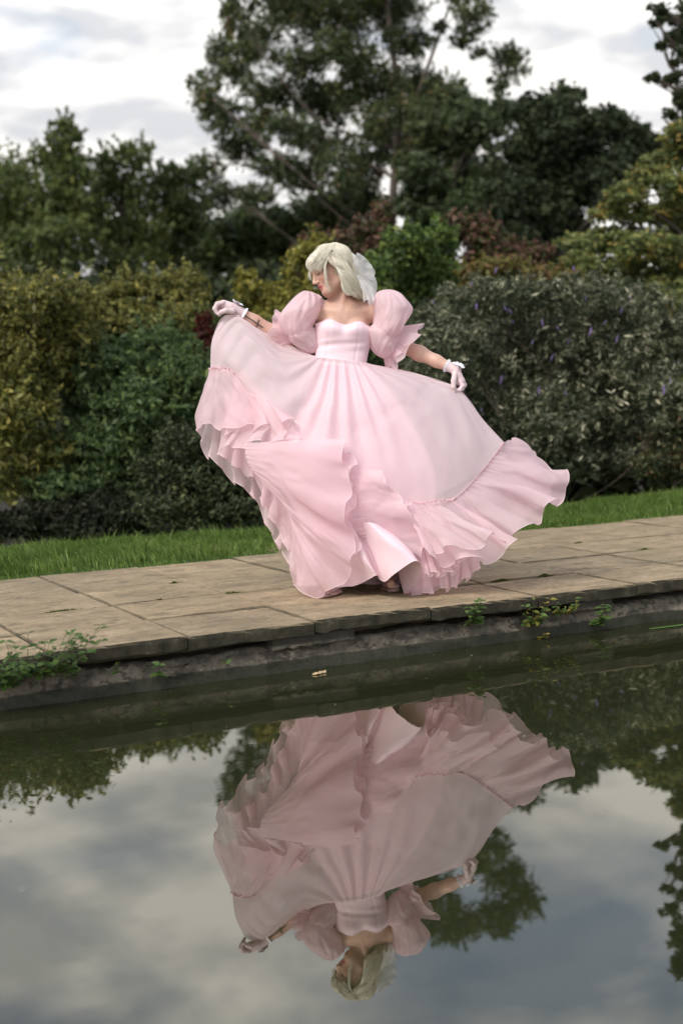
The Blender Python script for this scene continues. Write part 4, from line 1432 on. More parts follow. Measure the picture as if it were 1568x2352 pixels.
def build_skirt():
    nu, nv = 300, 150
    C = ctrl(front_cols).transpose(1, 0, 2)
    # one more row between waist and hands keeps the stretched top edges straight
    mid = (9 * (C[1] + C[2]) - C[0] - C[3]) / 16
    for k, wgt in ((0, 0.0), (1, 0.4), (10, 0.5), (11, 0.2)):
        mid[k] = wgt * mid[k] + (1 - wgt) * (C[1, k] + C[2, k]) / 2
    C = np.concatenate([C[:2], mid[None], C[2:]])
    P = surf(C, nu, nv)
    N, T, D = normals(P)
    u = np.linspace(0, 1, nu)[None]
    v = np.linspace(0, 1, nv)[:, None]
    # gathers at the waistband opening into long soft folds
    ph = 2 * PI * (15 * u + 0.5 * np.sin(6 * u)) + wob(nu, 12, 3, 1.6)[None]
    cen = 0.16 + 0.84 * np.exp(-((u - 0.5) / 0.24) ** 2)
    A = (0.0105 * np.exp(-((v - 0.10) / 0.16) ** 2) + 0.013 * np.exp(-((v - 0.45) / 0.30) ** 2)) * cen
    A = A * np.clip(v / 0.04, 0.25, 1)
    w = A * np.sin(ph + 0.9 * noise2(nv, nu, 4, 8, 21) * v)
    ph2 = 2 * PI * 6 * u + 1.2 + wob(nu, 9, 8, 1.0)[None]
    w = w + 0.016 * np.sin(ph2 + 0.6 * v) * np.clip(v * 1.6, 0, 1) * np.maximum(cen - 0.2, 0)
    # tension folds fanning from the pinched hand at the left
    w = w + 0.010 * (np.abs(np.sin(PI * 19 * u + 3 * (v - 0.55))) ** 0.6 - 0.6) * np.exp(-((v - 0.6) / 0.25) ** 2) * np.exp(-(u / 0.2) ** 2)
    w = w + 0.006 * np.sin(2 * PI * 13 * u + 5 * (v - 0.5)) * np.exp(-((v - 0.55) / 0.22) ** 2) * np.exp(-((u - 1) / 0.14) ** 2)
    w = w + 0.010 * noise2(nv, nu, 7, 12, 31) * v
    w = w + 0.0022 * noise2(nv, nu, 16, 46, 33) * np.clip(v * 3, 0.2, 1) + 0.0035 * noise2(nv, nu, 6, 40, 35) * np.exp(-v / 0.35)
    w = w * np.clip(np.minimum(u, 1 - u) / 0.02, 0, 1)
    # a few sharp cross folds
    P = P + N * w[..., None] * np.sign((N * np.array([0, -1.0, 0])).sum(-1))[..., None]
    grid_obj('skirt_front', P, ORG_SKIRT, None, 'sheer pink front of the skirt spread between both hands')
    nu, nv = 160, 70
    C = ctrl(back_cols).transpose(1, 0, 2)
    P = surf(C, nu, nv)
    N, T, D = normals(P)
    u = np.linspace(0, 1, nu)[None]
    v = np.linspace(0, 1, nv)[:, None]
    w = 0.02 * np.sin(2 * PI * 10 * u + wob(nu, 9, 5, 1.5)[None] + noise2(nv, nu, 3, 6, 41) * v) * v * np.clip(np.minimum(u, 1 - u) / 0.06, 0, 1)
    grid_obj('skirt_back', P + N * w[..., None], ORG_SHEER)
    # opaque under-lining from waist down inside the organza
    lin = [
        [(726, 824, 0.03), (700, 900, 0.02), (668, 1000, 0.0), (650, 1100, 0.0), (690, 1220, 0.0)],
        [(738, 826, -0.02), (725, 900, -0.08), (712, 1000, -0.10), (705, 1100, -0.12), (715, 1230, -0.10)],
        [(764, 828, -0.04), (760, 910, -0.12), (752, 1010, -0.14), (750, 1110, -0.16), (760, 1240, -0.16)],
        [(790, 830, -0.045), (798, 915, -0.13), (806, 1010, -0.16), (812, 1110, -0.17), (818, 1240, -0.18)],
        [(815, 834, -0.035), (848, 915, -0.11), (878, 1010, -0.14), (895, 1110, -0.16), (890, 1240, -0.16)],
        [(834, 837, -0.01), (885, 915, -0.06), (935, 1010, -0.09), (965, 1110, -0.10), (960, 1230, -0.10)],
        [(842, 838, 0.04), (905, 910, 0.02), (965, 1005, 0.0), (1000, 1100, 0.0), (985, 1220, 0.0)],
        [(834, 837, 0.10), (870, 920, 0.16), (900, 1010, 0.2), (920, 1110, 0.22), (920, 1220, 0.2)],
        [(785, 830, 0.11), (790, 920, 0.2), (800, 1010, 0.26), (810, 1110, 0.28), (820, 1220, 0.26)],
        [(736, 825, 0.09), (720, 910, 0.14), (705, 1010, 0.18), (705, 1110, 0.2), (730, 1220, 0.18)],
    ]
    lin = lin + [lin[0]]
    nu, nv = 200, 60
    P = surf(ctrl(lin).transpose(1, 0, 2), nu, nv)
    N, T, D = normals(P)
    u = np.linspace(0, 1, nu)[None]
    v = np.linspace(0, 1, nv)[:, None]
    w = 0.014 * np.sin(2 * PI * 14 * u + wob(nu, 11, 15, 1.5)[None]) * v
    grid_obj('lining', P + N * w[..., None], LINING, None, 'satin lining under the sheer skirt')


build_skirt()

# ---- lower satin skirt: the bright folds near the feet
def build_satin_hem():
    cols = [
        [(690, 1180, 0.02), (682, 1260, 0.03), (680, 1345, 0.04)],
        [(705, 1180, 0.0), (712, 1265, 0.0), (722, 1345, 0.02)],
        [(735, 1185, -0.05), (752, 1272, -0.04), (775, 1348, -0.02)],
        [(770, 1190, -0.12), (790, 1278, -0.12), (822, 1342, -0.10)],
        [(800, 1195, -0.20), (832, 1275, -0.23), (862, 1322, -0.22)],
        [(812, 1198, -0.17), (850, 1275, -0.17), (868, 1326, -0.15)],
        [(822, 1200, -0.19), (858, 1272, -0.21), (882, 1336, -0.22)],
        [(835, 1200, -0.24), (880, 1262, -0.27), (905, 1318, -0.28)],
        [(850, 1200, -0.26), (905, 1250, -0.30), (952, 1288, -0.31)],
        [(870, 1205, -0.22), (930, 1250, -0.25), (966, 1305, -0.25)],
        [(880, 1210, -0.14), (925, 1275, -0.15), (952, 1345, -0.15)],
        [(885, 1215, -0.06), (905, 1290, -0.05), (925, 1363, -0.05)],
        [(900, 1215, -0.04), (935, 1290, -0.03), (965, 1355, -0.02)],
        [(930, 1210, 0.02), (975, 1280, 0.03), (1010, 1345, 0.05)],
    ]
    nu, nv = 220, 46
    P = surf(ctrl(cols).transpose(1, 0, 2), nu, nv)
    N, T, D = normals(P)
    u = np.linspace(0, 1, nu)[None]
    v = np.linspace(0, 1, nv)[:, None]
    w = 0.006 * noise2(nv, nu, 5, 14, 91) * v + 0.007 * np.sin(2 * PI * 16 * u + 2 * v) * v * np.exp(-((u - 0.12) / 0.14) ** 2)
    P = P + N * w[..., None]
    o = grid_obj('satin_hem', P, SATIN, None, 'satin under-skirt opening in folds over the feet')
    thread('hem', P[-1], 0.0013, HEM, o)
    # far side of the under-skirt behind the feet
    cols = [
        [(690, 1190, 0.06), (684, 1270, 0.08), (686, 1345, 0.12)],
        [(740, 1190, 0.14), (735, 1270, 0.18), (735, 1350, 0.22)],
        [(800, 1190, 0.18), (805, 1270, 0.22), (812, 1346, 0.26)],
        [(870, 1195, 0.18), (880, 1270, 0.22), (895, 1340, 0.26)],
        [(930, 1200, 0.12), (950, 1270, 0.16), (975, 1335, 0.22)],
        [(960, 1205, 0.04), (985, 1280, 0.05), (1010, 1345, 0.06)],
    ]
    P = surf(ctrl(cols).transpose(1, 0, 2), 120, 24)
    N, T, D = normals(P)
    u = np.linspace(0, 1, 120)[None]
    v = np.linspace(0, 1, 24)[:, None]
    P = P + N * (0.02 * np.sin(2 * PI * 7 * u + 1) * v)[..., None]
    grid_obj('satin_hem', P, SATIN)


build_satin_hem()

# ---- ruffle tier, piece by piece round the hem
# behind, down the left outline
ruffle('ruffle', [(484, 850, 0.06), (505, 930, 0.12), (540, 1000, 0.16), (590, 1070, 0.16), (640, 1140, 0.12), (690, 1210, 0.05)],
       [(452, 988, 0.09), (484, 1050, 0.15), (536, 1108, 0.16), (584, 1148, 0.13), (608, 1200, 0.10), (640, 1252, 0.06), (676, 1300, 0.02)], 320, 44, 6, 0.032, 101, ORG_SHEER, tang=0.5,
       label='ruffle falling in waves down the left outline')
ruffle('ruffle', [(520, 900, 0.0), (560, 980, 0.0), (600, 1060, 0.0), (650, 1140, -0.02), (690, 1200, -0.02)],
       [(500, 1040, 0.04), (540, 1075, 0.03), (592, 1110, 0.03), (612, 1170, 0.03), (650, 1235, 0.02), (682, 1300, 0.0)], 260, 40, 6, 0.022, 111, ORG)
# from the raised left corner, two flared leaves
ruffle('ruffle', [(481, 846, 0.05), (497, 845, 0.0), (522, 846, -0.04), (541, 857, -0.07)],
       [(453, 986, 0.08), (474, 974, 0.04), (500, 976, -0.02), (548, 988, -0.10), (585, 965, -0.13), (624, 934, -0.14)], 200, 44, 2.0, 0.026, 121, ORG, tang=0.4, seam_r=0.003, gather=0.005,
       label='raised left corner of the ruffle')
ruffle('ruffle', [(541, 857, -0.05), (556, 854, -0.07), (580, 878, -0.09), (610, 915, -0.12)],
       [(520, 1000, -0.04), (560, 990, -0.08), (600, 985, -0.14), (642, 976, -0.20), (682, 966, -0.23)], 200, 40, 2.6, 0.024, 131, ORG, tang=0.5, seam_r=0.003)
ruffle('ruffle', [(590, 900, -0.10), (625, 935, -0.12), (660, 965, -0.20), (690, 1000, -0.235)],
       [(510, 1030, -0.05), (565, 1025, -0.13), (625, 1025, -0.20), (690, 1020, -0.25)], 200, 36, 3.2, 0.022, 141, ORG, tang=0.6)
# the frill standing out beyond the swept panel
ruffle('ruffle', [(800, 1075, -0.24), (800, 1120, -0.24), (806, 1170, -0.24), (815, 1215, -0.22), (835, 1235, -0.2)],
       [(878, 1082, -0.27), (893, 1110, -0.28), (918, 1142, -0.27), (948, 1180, -0.27), (968, 1232, -0.25), (974, 1276, -0.22)], 260, 40, 2.2, 0.018, 151, ORG, tang=0.4, label='frill standing out beyond the swept panel')
ruffle('ruffle', [(850, 1120, -0.22), (880, 1150, -0.22), (900, 1170, -0.21), (915, 1195, -0.2)],
       [(930, 1150, -0.26), (952, 1190, -0.26), (968, 1225, -0.25), (985, 1270, -0.23)], 160, 30, 2.2, 0.016, 156, ORG_SHEER, tang=0.5)
# the swept front panel, a fan from the seam at the left to its hem at the right and floor
ruffle('ruffle', [(562, 1018, -0.16), (566, 1055, -0.18), (588, 1090, -0.19), (628, 1132, -0.19), (662, 1165, -0.17), (684, 1205, -0.12)],
       [(794, 1010, -0.30), (796, 1075, -0.33), (800, 1150, -0.33), (806, 1235, -0.30), (812, 1300, -0.27), (782, 1340, -0.22), (725, 1366, -0.16), (676, 1342, -0.05)], 340, 80, 4.2, 0.022, 161, ORG, bulge=0.04, tang=0.45,
       label='broad front panel of the ruffle swept to the right', hemvar=0.012, sharp=0.7, gather=0.0015)
ruffle('ruffle', [(580, 1030, -0.12), (600, 1075, -0.13), (640, 1120, -0.13), (690, 1180, -0.12)],
       [(785, 1012, -0.26), (802, 1060, -0.28), (810, 1130, -0.28), (815, 1230, -0.26), (830, 1290, -0.22)], 240, 60, 3.6, 0.02, 171, ORG, tang=0.4, hemvar=0.015, gather=0.001)
# right-hand ruffle flaring out to the side
ruffle('ruffle', [(1156, 1016, 0.03), (1132, 1050, -0.02), (1096, 1092, -0.08), (1064, 1126, -0.13), (1034, 1150, -0.17)],
       [(1180, 1012, 0.14), (1262, 1060, 0.14), (1296, 1100, 0.06), (1292, 1140, 0.0), (1252, 1166, -0.06), (1236, 1194, -0.10), (1180, 1236, -0.16), (1150, 1250, -0.19)], 360, 64, 4.0, 0.04, 181, ORG, tang=0.4,
       seam_r=0.0032, gather=0.006, label='right ruffle flaring out from its gathered seam', sharp=0.75)
ruffle('ruffle', [(1150, 1022, 0.10), (1120, 1065, 0.10), (1080, 1110, 0.08), (1040, 1150, 0.06), (1000, 1180, 0.05)],
       [(1215, 1040, 0.22), (1270, 1100, 0.2), (1246, 1150, 0.15), (1200, 1200, 0.12), (1130, 1262, 0.10), (1060, 1310, 0.10)], 240, 36, 6, 0.024, 191, ORG_SHEER, tang=0.5)
# lower right tiers
ruffle('ruffle', [(1038, 1149, -0.17), (1005, 1150, -0.19), (965, 1155, -0.21), (925, 1152, -0.22)],
       [(1184, 1244, -0.16), (1140, 1278, -0.19), (1085, 1290, -0.23), (1030, 1300, -0.26), (985, 1285, -0.28)], 280, 56, 2.3, 0.034, 201, ORG, tang=0.4, seam_r=0.0025, label='lower right ruffle with loose rolled hem')
ruffle('ruffle', [(1010, 1160, -0.20), (980, 1170, -0.22), (950, 1175, -0.23), (930, 1180, -0.23)],
       [(1128, 1222, -0.26), (1110, 1250, -0.27), (1050, 1262, -0.29), (990, 1262, -0.30)], 200, 40, 1.8, 0.02, 207, ORG_SHEER, tang=0.4)
ruffle('ruffle', [(1090, 1225, -0.08), (1050, 1235, -0.12), (1010, 1235, -0.15), (965, 1240, -0.17)],
       [(1100, 1308, -0.08), (1062, 1338, -0.10), (1010, 1354, -0.12), (955, 1364, -0.14)], 300, 44, 5.0, 0.024, 211, ORG, tang=0.6, label='lowest ruffle trailing on the paving')
ruffle('ruffle', [(1020, 1235, -0.18), (1000, 1240, -0.19), (975, 1250, -0.2), (960, 1260, -0.2)],
       [(1060, 1285, -0.18), (1040, 1310, -0.19), (1000, 1322, -0.21), (968, 1325, -0.21)], 220, 30, 5, 0.014, 215, ORG, tang=0.8)


# ---- puff sleeves
def puff(c, ax, r, seed, folds, amp, name='puff', mat=None, parent=None, pinch=0.35):
    """gathered balloon around axis ax: c centre, r (along, across x, across depth)"""
    nu, nv = 150, 60
    ax = unit(ax)
    sx = unit(np.cross(ax, [0, 1.0, 0]))
    sd_ = np.cross(ax, sx)
    th = np.linspace(0, 2 * PI, nu)[None]
    v = np.linspace(0, 1, nv)[:, None]
    s_ = 2 * v - 1
    rad = np.clip(1 - np.abs(s_) ** 2.3, 0, 1) ** 0.5
    bl = np.clip(np.minimum(th, 2 * PI - th) / 0.6, 0, 1)
    nz = noise2(nv, nu, 5, 7, seed + 1)
    nz2 = noise2(nv, nu, 8, 12, seed + 2)
    # few soft hollows and pinched creases running out from the gathered ends
    ph = folds * th + 1.8 * noise2(nv, nu, 4, 6, seed)
    end = np.abs(s_) ** 2.0
    cr = np.abs(np.sin(ph * 0.5 + 2.0 * nz))
    dr = 1 + amp * bl * (2.4 * nz + 0.5 * nz2 + 0.9 * end * np.sin(ph) - 0.9 * (0.25 + end) * np.exp(-(cr / 0.22) ** 2))
    # long soft folds running in from the two gathered ends
    rgp = np.random.default_rng(seed + 50)
    for k in range(26):
        t0, sl_, wd = rgp.uniform(0, 2 * PI), rgp.uniform(-1.1, 1.1), rgp.uniform(0.10, 0.24)
        reach, top = rgp.uniform(0.3, 0.75), rgp.random() < 0.5
        vv = v if top else 1 - v
        dth = (th - t0 - sl_ * vv + PI) % (2 * PI) - PI
        fade = np.clip(1 - vv / reach, 0, 1) ** 0.7 * np.clip(vv / 0.03, 0, 1)
        x_ = dth / wd
        dr = dr + rgp.uniform(0.05, 0.13) * fade * (0.7 * np.exp(-(x_ - 1.5) ** 2) - np.exp(-x_ ** 2)) * bl
    sway = 0.22 * r[1] * np.sin(PI * 1.6 * v + seed)
    P = c + ax * ((v - 0.5) * 2 * r[0])[..., None] + sx * sway[..., None] + sx * (np.cos(th) * rad * dr * r[1])[..., None] + sd_ * (np.sin(th) * rad * dr * r[2])[..., None]
    return grid_obj(name, P, mat or ORG_PUFF, parent)


def sleeve_frill(c0, c1, r0, r1, dep, folds, amp, seed, tilt=0.0, mat=None):
    """flared fluted cuff round the arm, from c0 (gathered) to c1 (hem)"""
    nu, nv = 200, 34
    ax = unit(c1 - c0)
    sx = unit(np.cross(ax, [0, 1.0, 0]))
    sd_ = np.cross(ax, sx)
    th = np.linspace(0, 2 * PI, nu)[None]
    v = np.linspace(0, 1, nv)[:, None]
    per_ = lambda k, s: sum(np.sin((j + 1) * th + np.random.default_rng(s + j).uniform(0, 6)) / (j + 1) ** 0.5 for j in range(k)) / k ** 0.5
    ph = folds * th + 0.9 * per_(4, seed) + 0.8 * v * per_(3, seed + 7)
    R = r0 + (r1 - r0) * v ** 0.85
    A = amp * v * (1 + 0.4 * per_(4, seed + 3))
    rr = R + A * np.sin(ph) + 0.004 * np.sin(26 * th) * np.exp(-v / 0.15)
    tt = th - 0.5 * A / R * np.sin(2 * ph)
    ln = np.linalg.norm(c1 - c0) * (1 + 0.09 * per_(4, seed + 5) * v)
    P = c0 + ax * (ln * v + 0.011 * v ** 2 * np.sin(ph + 1.3))[..., None] + sx * (np.cos(tt) * rr)[..., None] + sd_ * (np.sin(tt) * rr * dep)[..., None]
    o = grid_obj('sleeve_frill', P, mat or ORG)
    thread('hem', P[-1], 0.001, HEM, o)


# image-left sleeve
puff(L3(692, 724, -0.01), [0.2, 0, 1.0], (0.122, 0.088, 0.11), 302, 10, 0.072, 'sleeve_puff')
puff(L3(701, 770, 0.025), [-0.4, 0, 1.0], (0.098, 0.070, 0.09), 306, 8, 0.07, 'sleeve_puff')
puff(L3(733, 694, 0.01), [-0.9, 0, 0.45], (0.042, 0.026, 0.034), 309, 6, 0.10, 'sleeve_gather')
sleeve_frill(L3(684, 766, 0.05), L3(628, 752, 0.05), 0.040, 0.076, 0.9, 6, 0.015, 311)
sleeve_frill(L3(684, 768, 0.05), L3(640, 764, 0.05), 0.036, 0.070, 1.0, 5, 0.010, 315)
# image-right sleeve
puff(L3(892, 722, -0.01), [-0.16, 0, 1.0], (0.122, 0.090, 0.11), 322, 10, 0.072, 'sleeve_puff')
puff(L3(886, 776, 0.025), [0.5, 0, 1.0], (0.098, 0.080, 0.095), 326, 8, 0.08, 'sleeve_puff')
puff(L3(858, 690, 0.02), [0.9, 0, 0.3], (0.036, 0.024, 0.032), 329, 6, 0.10, 'sleeve_gather')


sleeve_frill(L3(892, 772, 0.05), L3(934, 800, 0.06), 0.046, 0.126, 0.75, 7, 0.018, 331)
sleeve_frill(L3(888, 780, 0.05), L3(918, 806, 0.06), 0.040, 0.092, 0.85, 7, 0.016, 337)


# ---- gloves
def mat_glove():
    M = Mat('net_glove')
    a = M.node('ShaderNodeTexChecker')
    a.inputs['Scale'].default_value = 420
    M.l.new(M.coord('Object'), a.inputs['Vector'])
    c = M.mix(a.outputs['Fac'], (0.78, 0.66, 0.70), (0.62, 0.45, 0.45))
    return M.done(M.bsdf(c, 0.75, None, Specular_IOR_Level=0.2))


GLOVE = mat_glove()
LACE = mat_plain('white_lace', (0.84, 0.82, 0.86), 0.7)


def build_gloves():
    for lo, hi, fn, wr, el in (((484, 735), (560, 680), hand_right, ARM_R['wr'], ARM_R['el']), ((1025, 912), (1080, 838), hand_left, ARM_L['wr'], ARM_L['el'])):
        F = Field(L3(lo[0], lo[1], -0.08), L3(hi[0], hi[1], 0.12) + np.array([0.02, 0, 0.01]), 0.0026)
        fn(F, 0.0006, 0.004)
        cuff = wr + (el - wr) * 0.10
        F.cone(wr + (wr - el) * 0.06, cuff, 0.0235, 0.0255, 0.006)
        V, Fc = F.mesh()
        me = mesh_np('glove', to_world(V) - PBASE, Fc, 4)
        smooth(me)
        g = obj('glove', me, GLOVE, person)
        # cuff frill
        d = unit(el - wr)
        sx = unit(np.cross(d, [0, 1.0, 0]))
        sdv = np.cross(d, sx)
        th = np.linspace(0, 2 * PI, 80)[None]
        v = np.linspace(0, 1, 8)[:, None]
        R = 0.027 + 0.007 * v + 0.0025 * np.sin(13 * th) * v
        P = cuff + d * (v * 0.012)[..., None] + sx * (np.cos(th) * R)[..., None] + sdv * (np.sin(th) * R)[..., None]
        grid_obj('cuff_frill', P, LACE, g)
        # small bow on the outer side of the wrist
        up = np.array([0.15, -0.15, 1.0]) if wr[0] < 0 else np.array([0.75, -0.5, 0.5])
        c = wr + (wr - el) * 0.02 + unit(up) * 0.021
        rgb = np.random.default_rng(9)
        for s in range(6):
            ang = s * PI / 3 + 0.3
            dirn = unit(d * math.cos(ang) + np.cross(unit(up), d) * math.sin(ang) + unit(up) * 0.45)
            sid = unit(np.cross(dirn, up))
            uu = np.linspace(0, 1, 12)[None]
            vv = np.linspace(-1, 1, 9)[:, None]
            wdt = 0.016 * np.sin(PI * (0.15 + 0.75 * uu))
            P = c + dirn * (uu * 0.034)[..., None] + sid * (vv * wdt)[..., None] + unit(up) * (0.006 * np.sin(PI * uu) + 0.003 * np.cos(vv * 4))[..., None]
            grid_obj('wrist_flower_petal', P, LACE, g)


build_gloves()


# ---- shoes
def build_shoes():
    M = Mat('jewelled_shoe')
    n = M.node('ShaderNodeTexVoronoi')
    n.inputs['Scale'].default_value = 140
    M.l.new(M.coord('Object'), n.inputs['Vector'])
    c = M.mix(M.ramp(n.outputs['Distance'], [(0.2, (1, 1, 1)), (0.35, (0, 0, 0))]), (0.36, 0.22, 0.23), (0.75, 0.66, 0.68))
    shoe = M.done(M.bsdf(c, 0.35))
    sole = mat_plain('shoe_sole', (0.42, 0.28, 0.24), 0.6)
    for (a, b, heel) in (((772, 1354, 0.0), (742, 1364, -0.10), 1), ((882, 1332, 0.10), (903, 1347, -0.01), 1)):
        A, B = L3(*a), L3(*b)
        F = Field(np.minimum(A, B) - 0.08, np.maximum(A, B) + 0.08, 0.003)
        F.chain([A, A * 0.5 + B * 0.5, B], [0.026, 0.028, 0.018], 0.02)
        F.ell(B, (0.034, 0.034, 0.017), None, 0.02)
        V, Fc = F.mesh()
        W = to_world(V)
        W[:, 2] = np.maximum(W[:, 2], 0.012)
        me = mesh_np('shoe', W - PBASE, Fc, 4)
        smooth(me)
        o = obj('shoe', me, shoe, person)
        # sole
        a2, b2 = to_world(A), to_world(B)
        F = Field(np.minimum(A, B) - 0.08, np.maximum(A, B) + 0.08, 0.003)
        F.chain([A, A * 0.5 + B * 0.5, B], [0.032, 0.036, 0.034], 0.02)
        V, Fc = F.mesh()
        W = to_world(V)
        W[:, 2] = np.clip(W[:, 2] * 0.4, 0.002, 0.014)
        me = mesh_np('sole', W - PBASE, Fc, 4)
        obj('sole', me, sole, o)


build_shoes()


# ---- hair
def mat_hair():
    M = Mat('blonde_hair')
    c = M.attr()
    return M.done(M.bsdf(c, 0.5, None, Specular_IOR_Level=0.35, Sheen_Weight=0.2))


HAIR = mat_hair()


def build_hair():
    F = Field(HC - np.array([0.17, 0.15, 0.19]), HC + np.array([0.24, 0.17, 0.18]), 0.0036)
    cap = lambda q: np.maximum(np.minimum(q[..., 0] - 0.045, 0.048 - q[..., 2]), np.minimum(q[..., 0] + 0.01, -0.012 - q[..., 2]) * 0 - 1)
    # shell over crown and back; face side left open
    F.ell(H(-0.012, 0, 0.026), (0.103, 0.082, 0.095), HR, 0.004, clip=lambda q: np.minimum(q[..., 0] - 0.02, 0.030 - q[..., 2]))
    F.ell(H(-0.056, 0.0, 0.012), (0.064, 0.076, 0.080), HR, 0.03)
    F.ell(H(0.036, 0.0, 0.066), (0.068, 0.070, 0.046), HR, 0.02)          # fringe root
    # length falling behind the neck onto the back
    F.chain([H(-0.085, 0.02, 0.0), L3(815, 645, 0.02), L3(830, 670, 0.03), L3(846, 690, 0.06)], [0.062, 0.050, 0.040, 0.020], 0.03)
    F.chain([H(-0.070, 0.04, -0.02), L3(800, 655, -0.03), L3(815, 675, -0.03)], [0.040, 0.032, 0.018], 0.02)
    F.chain([H(-0.05, -0.05, -0.04), L3(768, 690, 0.08), L3(760, 706, 0.09)], [0.045, 0.03, 0.014], 0.02)
    V, Fc = F.mesh()
    rgh = np.random.default_rng(12)
    q = (V - HC) @ HR
    streak = 0.5 + 0.5 * np.sin(90 * q[:, 2] + 60 * q[:, 1] + 4 * np.sin(40 * q[:, 0]))
    C0 = np.array([0.52, 0.455, 0.34])
    C1 = np.array([0.90, 0.855, 0.72])
    c0 = C0 * 0.9 + (C1 - C0) * (0.25 + 0.35 * streak[:, None])
    # strands between guides
    G = [
        # fringe to the far temple
        ([(767, 560, 0.03), (738, 566, 0.03), (714, 590, 0.02), (709, 608, 0.0), (712, 622, -0.01)], [(767, 559, -0.02), (742, 570, -0.06), (722, 594, -0.075), (715, 612, -0.075), (718, 628, -0.075)], 529),
        # fringe over the near brow
        ([(767, 559, -0.02), (744, 571, -0.065), (727, 594, -0.082), (721, 610, -0.085), (722, 626, -0.085)], [(768, 560, -0.04), (757, 578, -0.085), (746, 598, -0.095), (740, 612, -0.095), (739, 624, -0.095)], 626),
        # one longer lock in front of the cheek
        ([(757, 580, -0.088), (746, 606, -0.098), (746, 630, -0.10), (750, 655, -0.095), (761, 677, -0.085)], [(758, 580, -0.088), (748, 606, -0.10), (748, 630, -0.10), (751, 654, -0.095), (761, 676, -0.085)], 81),
        ([(768, 559, -0.03), (758, 578, -0.09), (758, 598, -0.10), (777, 614, -0.105), (808, 622, -0.07)], [(772, 558, -0.01), (795, 568, -0.045), (806, 590, -0.05), (813, 614, -0.04)], 866),
        ([(762, 590, -0.10), (768, 606, -0.105), (784, 628, -0.105), (800, 654, -0.09), (822, 675, -0.06), (843, 689, -0.02)], [(792, 600, -0.09), (806, 622, -0.08), (820, 645, -0.06), (836, 665, -0.03), (850, 684, 0.02)], 722),
        ([(768, 606, -0.105), (779, 628, -0.11), (788, 650, -0.10), (798, 670, -0.09), (810, 676, -0.08)], [(774, 610, -0.105), (788, 636, -0.105), (801, 658, -0.09), (815, 674, -0.075), (826, 682, -0.06)], 216),
        ([(800, 576, 0.0), (818, 610, 0.02), (832, 645, 0.03), (848, 684, 0.05)], [(806, 598, -0.05), (816, 625, -0.05), (832, 655, -0.02), (850, 688, 0.02)], 360),
        ([(785, 646, -0.10), (789, 664, -0.10), (799, 676, -0.095), (808, 673, -0.09)], [(783, 640, -0.10), (786, 658, -0.10), (795, 672, -0.095), (806, 678, -0.09)], 71),
        ([(711, 612, -0.02), (711, 632, -0.03), (717, 650, -0.04)], [(709, 608, 0.0), (710, 630, -0.01), (715, 645, -0.02)], 37),
        ([(769, 558, 0.0), (760, 560, 0.02), (735, 568, 0.05), (716, 592, 0.05)], [(773, 558, 0.0), (790, 566, 0.03), (806, 588, 0.04), (816, 618, 0.04)], 481),
    ]
    paths, radii, cols = [], [], []
    for a, b, n in G:
        A = smooth_pts([L3(*p) for p in a], 14)
        B = smooth_pts([L3(*p) for p in b], 14)
        for i in range(n):
            t = rgh.uniform(-0.05, 1.05)
            P = A * (1 - t) + B * t
            j = rgh.normal(0, 0.0038, (5, 3))
            P = P + cr_weights(5, 14) @ j * np.linspace(0.3, 1.3, 14)[:, None]
            s_ = np.linspace(0, 1, 14)[:, None]
            lock = round(t * 7) * 2.1
            P = P + np.array([0.0034, 0.002, 0.0]) * np.sin(9 * s_ + lock) * s_ + np.array([0.0, 0.0, 0.0022]) * np.sin(13 * s_ + lock * 1.7) * s_
            e = rgh.uniform(0.5, 1.0) ** 0.7
            k = max(4, int(14 * e))
            paths.append(P[:k])
            r = rgh.uniform(0.0005, 0.0011)
            radii.append(r * np.linspace(1, 0.35, k))
            f = np.clip(rgh.normal(0.85, 0.22), 0.2, 1.15)
            cols.append(np.repeat((C0 + (C1 - C0) * f)[None], k * 3, 0))
    for i in range(150):
        P = paths[rgh.integers(0, len(paths))]
        k = len(P)
        off = np.outer(np.linspace(0, 1, k) ** 1.5, rgh.normal(0, 0.011, 3))
        paths.append(P + off)
        radii.append(np.full(k, 0.0006))
        cols.append(np.repeat(C1[None], k * 3, 0))
    V2, F2 = tubes(paths, radii, 3)
    allV = np.vstack([V, V2])
    allF = np.vstack([Fc, F2 + len(V)])
    me = mesh_np('hair', to_world(allV) - PBASE, allF, 4)
    smooth(me)
    set_color(me, np.vstack([c0, np.vstack(cols)]))
    obj('hair', me, HAIR, person)


build_hair()


# ---- white tulle bow at the back of the head
def build_bow():
    tulle = mat_organza('white_tulle', (0.86, 0.86, 0.85), 0.62, trans=0.4)
    root = None
    defs = [
        ([(812, 620, -0.05), (812, 618, -0.02), (812, 616, 0.03)], [(808, 580, -0.06), (828, 586, -0.05), (850, 612, -0.02), (862, 640, 0.03)], 963),
        ([(812, 622, -0.05), (814, 620, -0.02), (815, 618, 0.02)], [(820, 588, -0.09), (842, 604, -0.08), (858, 628, -0.06), (856, 648, 0.0)], 969),
        ([(812, 622, -0.05), (815, 624, -0.03), (816, 624, 0.02)], [(834, 686, -0.09), (848, 696, -0.08), (860, 692, -0.05), (868, 680, 0.02)], 973),
        ([(814, 622, -0.04), (816, 622, -0.02), (818, 622, 0.02)], [(846, 690, -0.07), (858, 686, -0.05), (866, 670, -0.02), (862, 640, 0.02)], 978),
    ]
    for i, (s, h, sd_) in enumerate(defs):
        ruffle('hair_bow', s, h, 90, 26, 1.6, 0.010, sd_, tulle, tang=0.3, hem_r=0, curl=0.003, label='white tulle bow tied at the back of the hair' if i == 0 else None, bulge=0.012, hemvar=0.008)


build_bow()

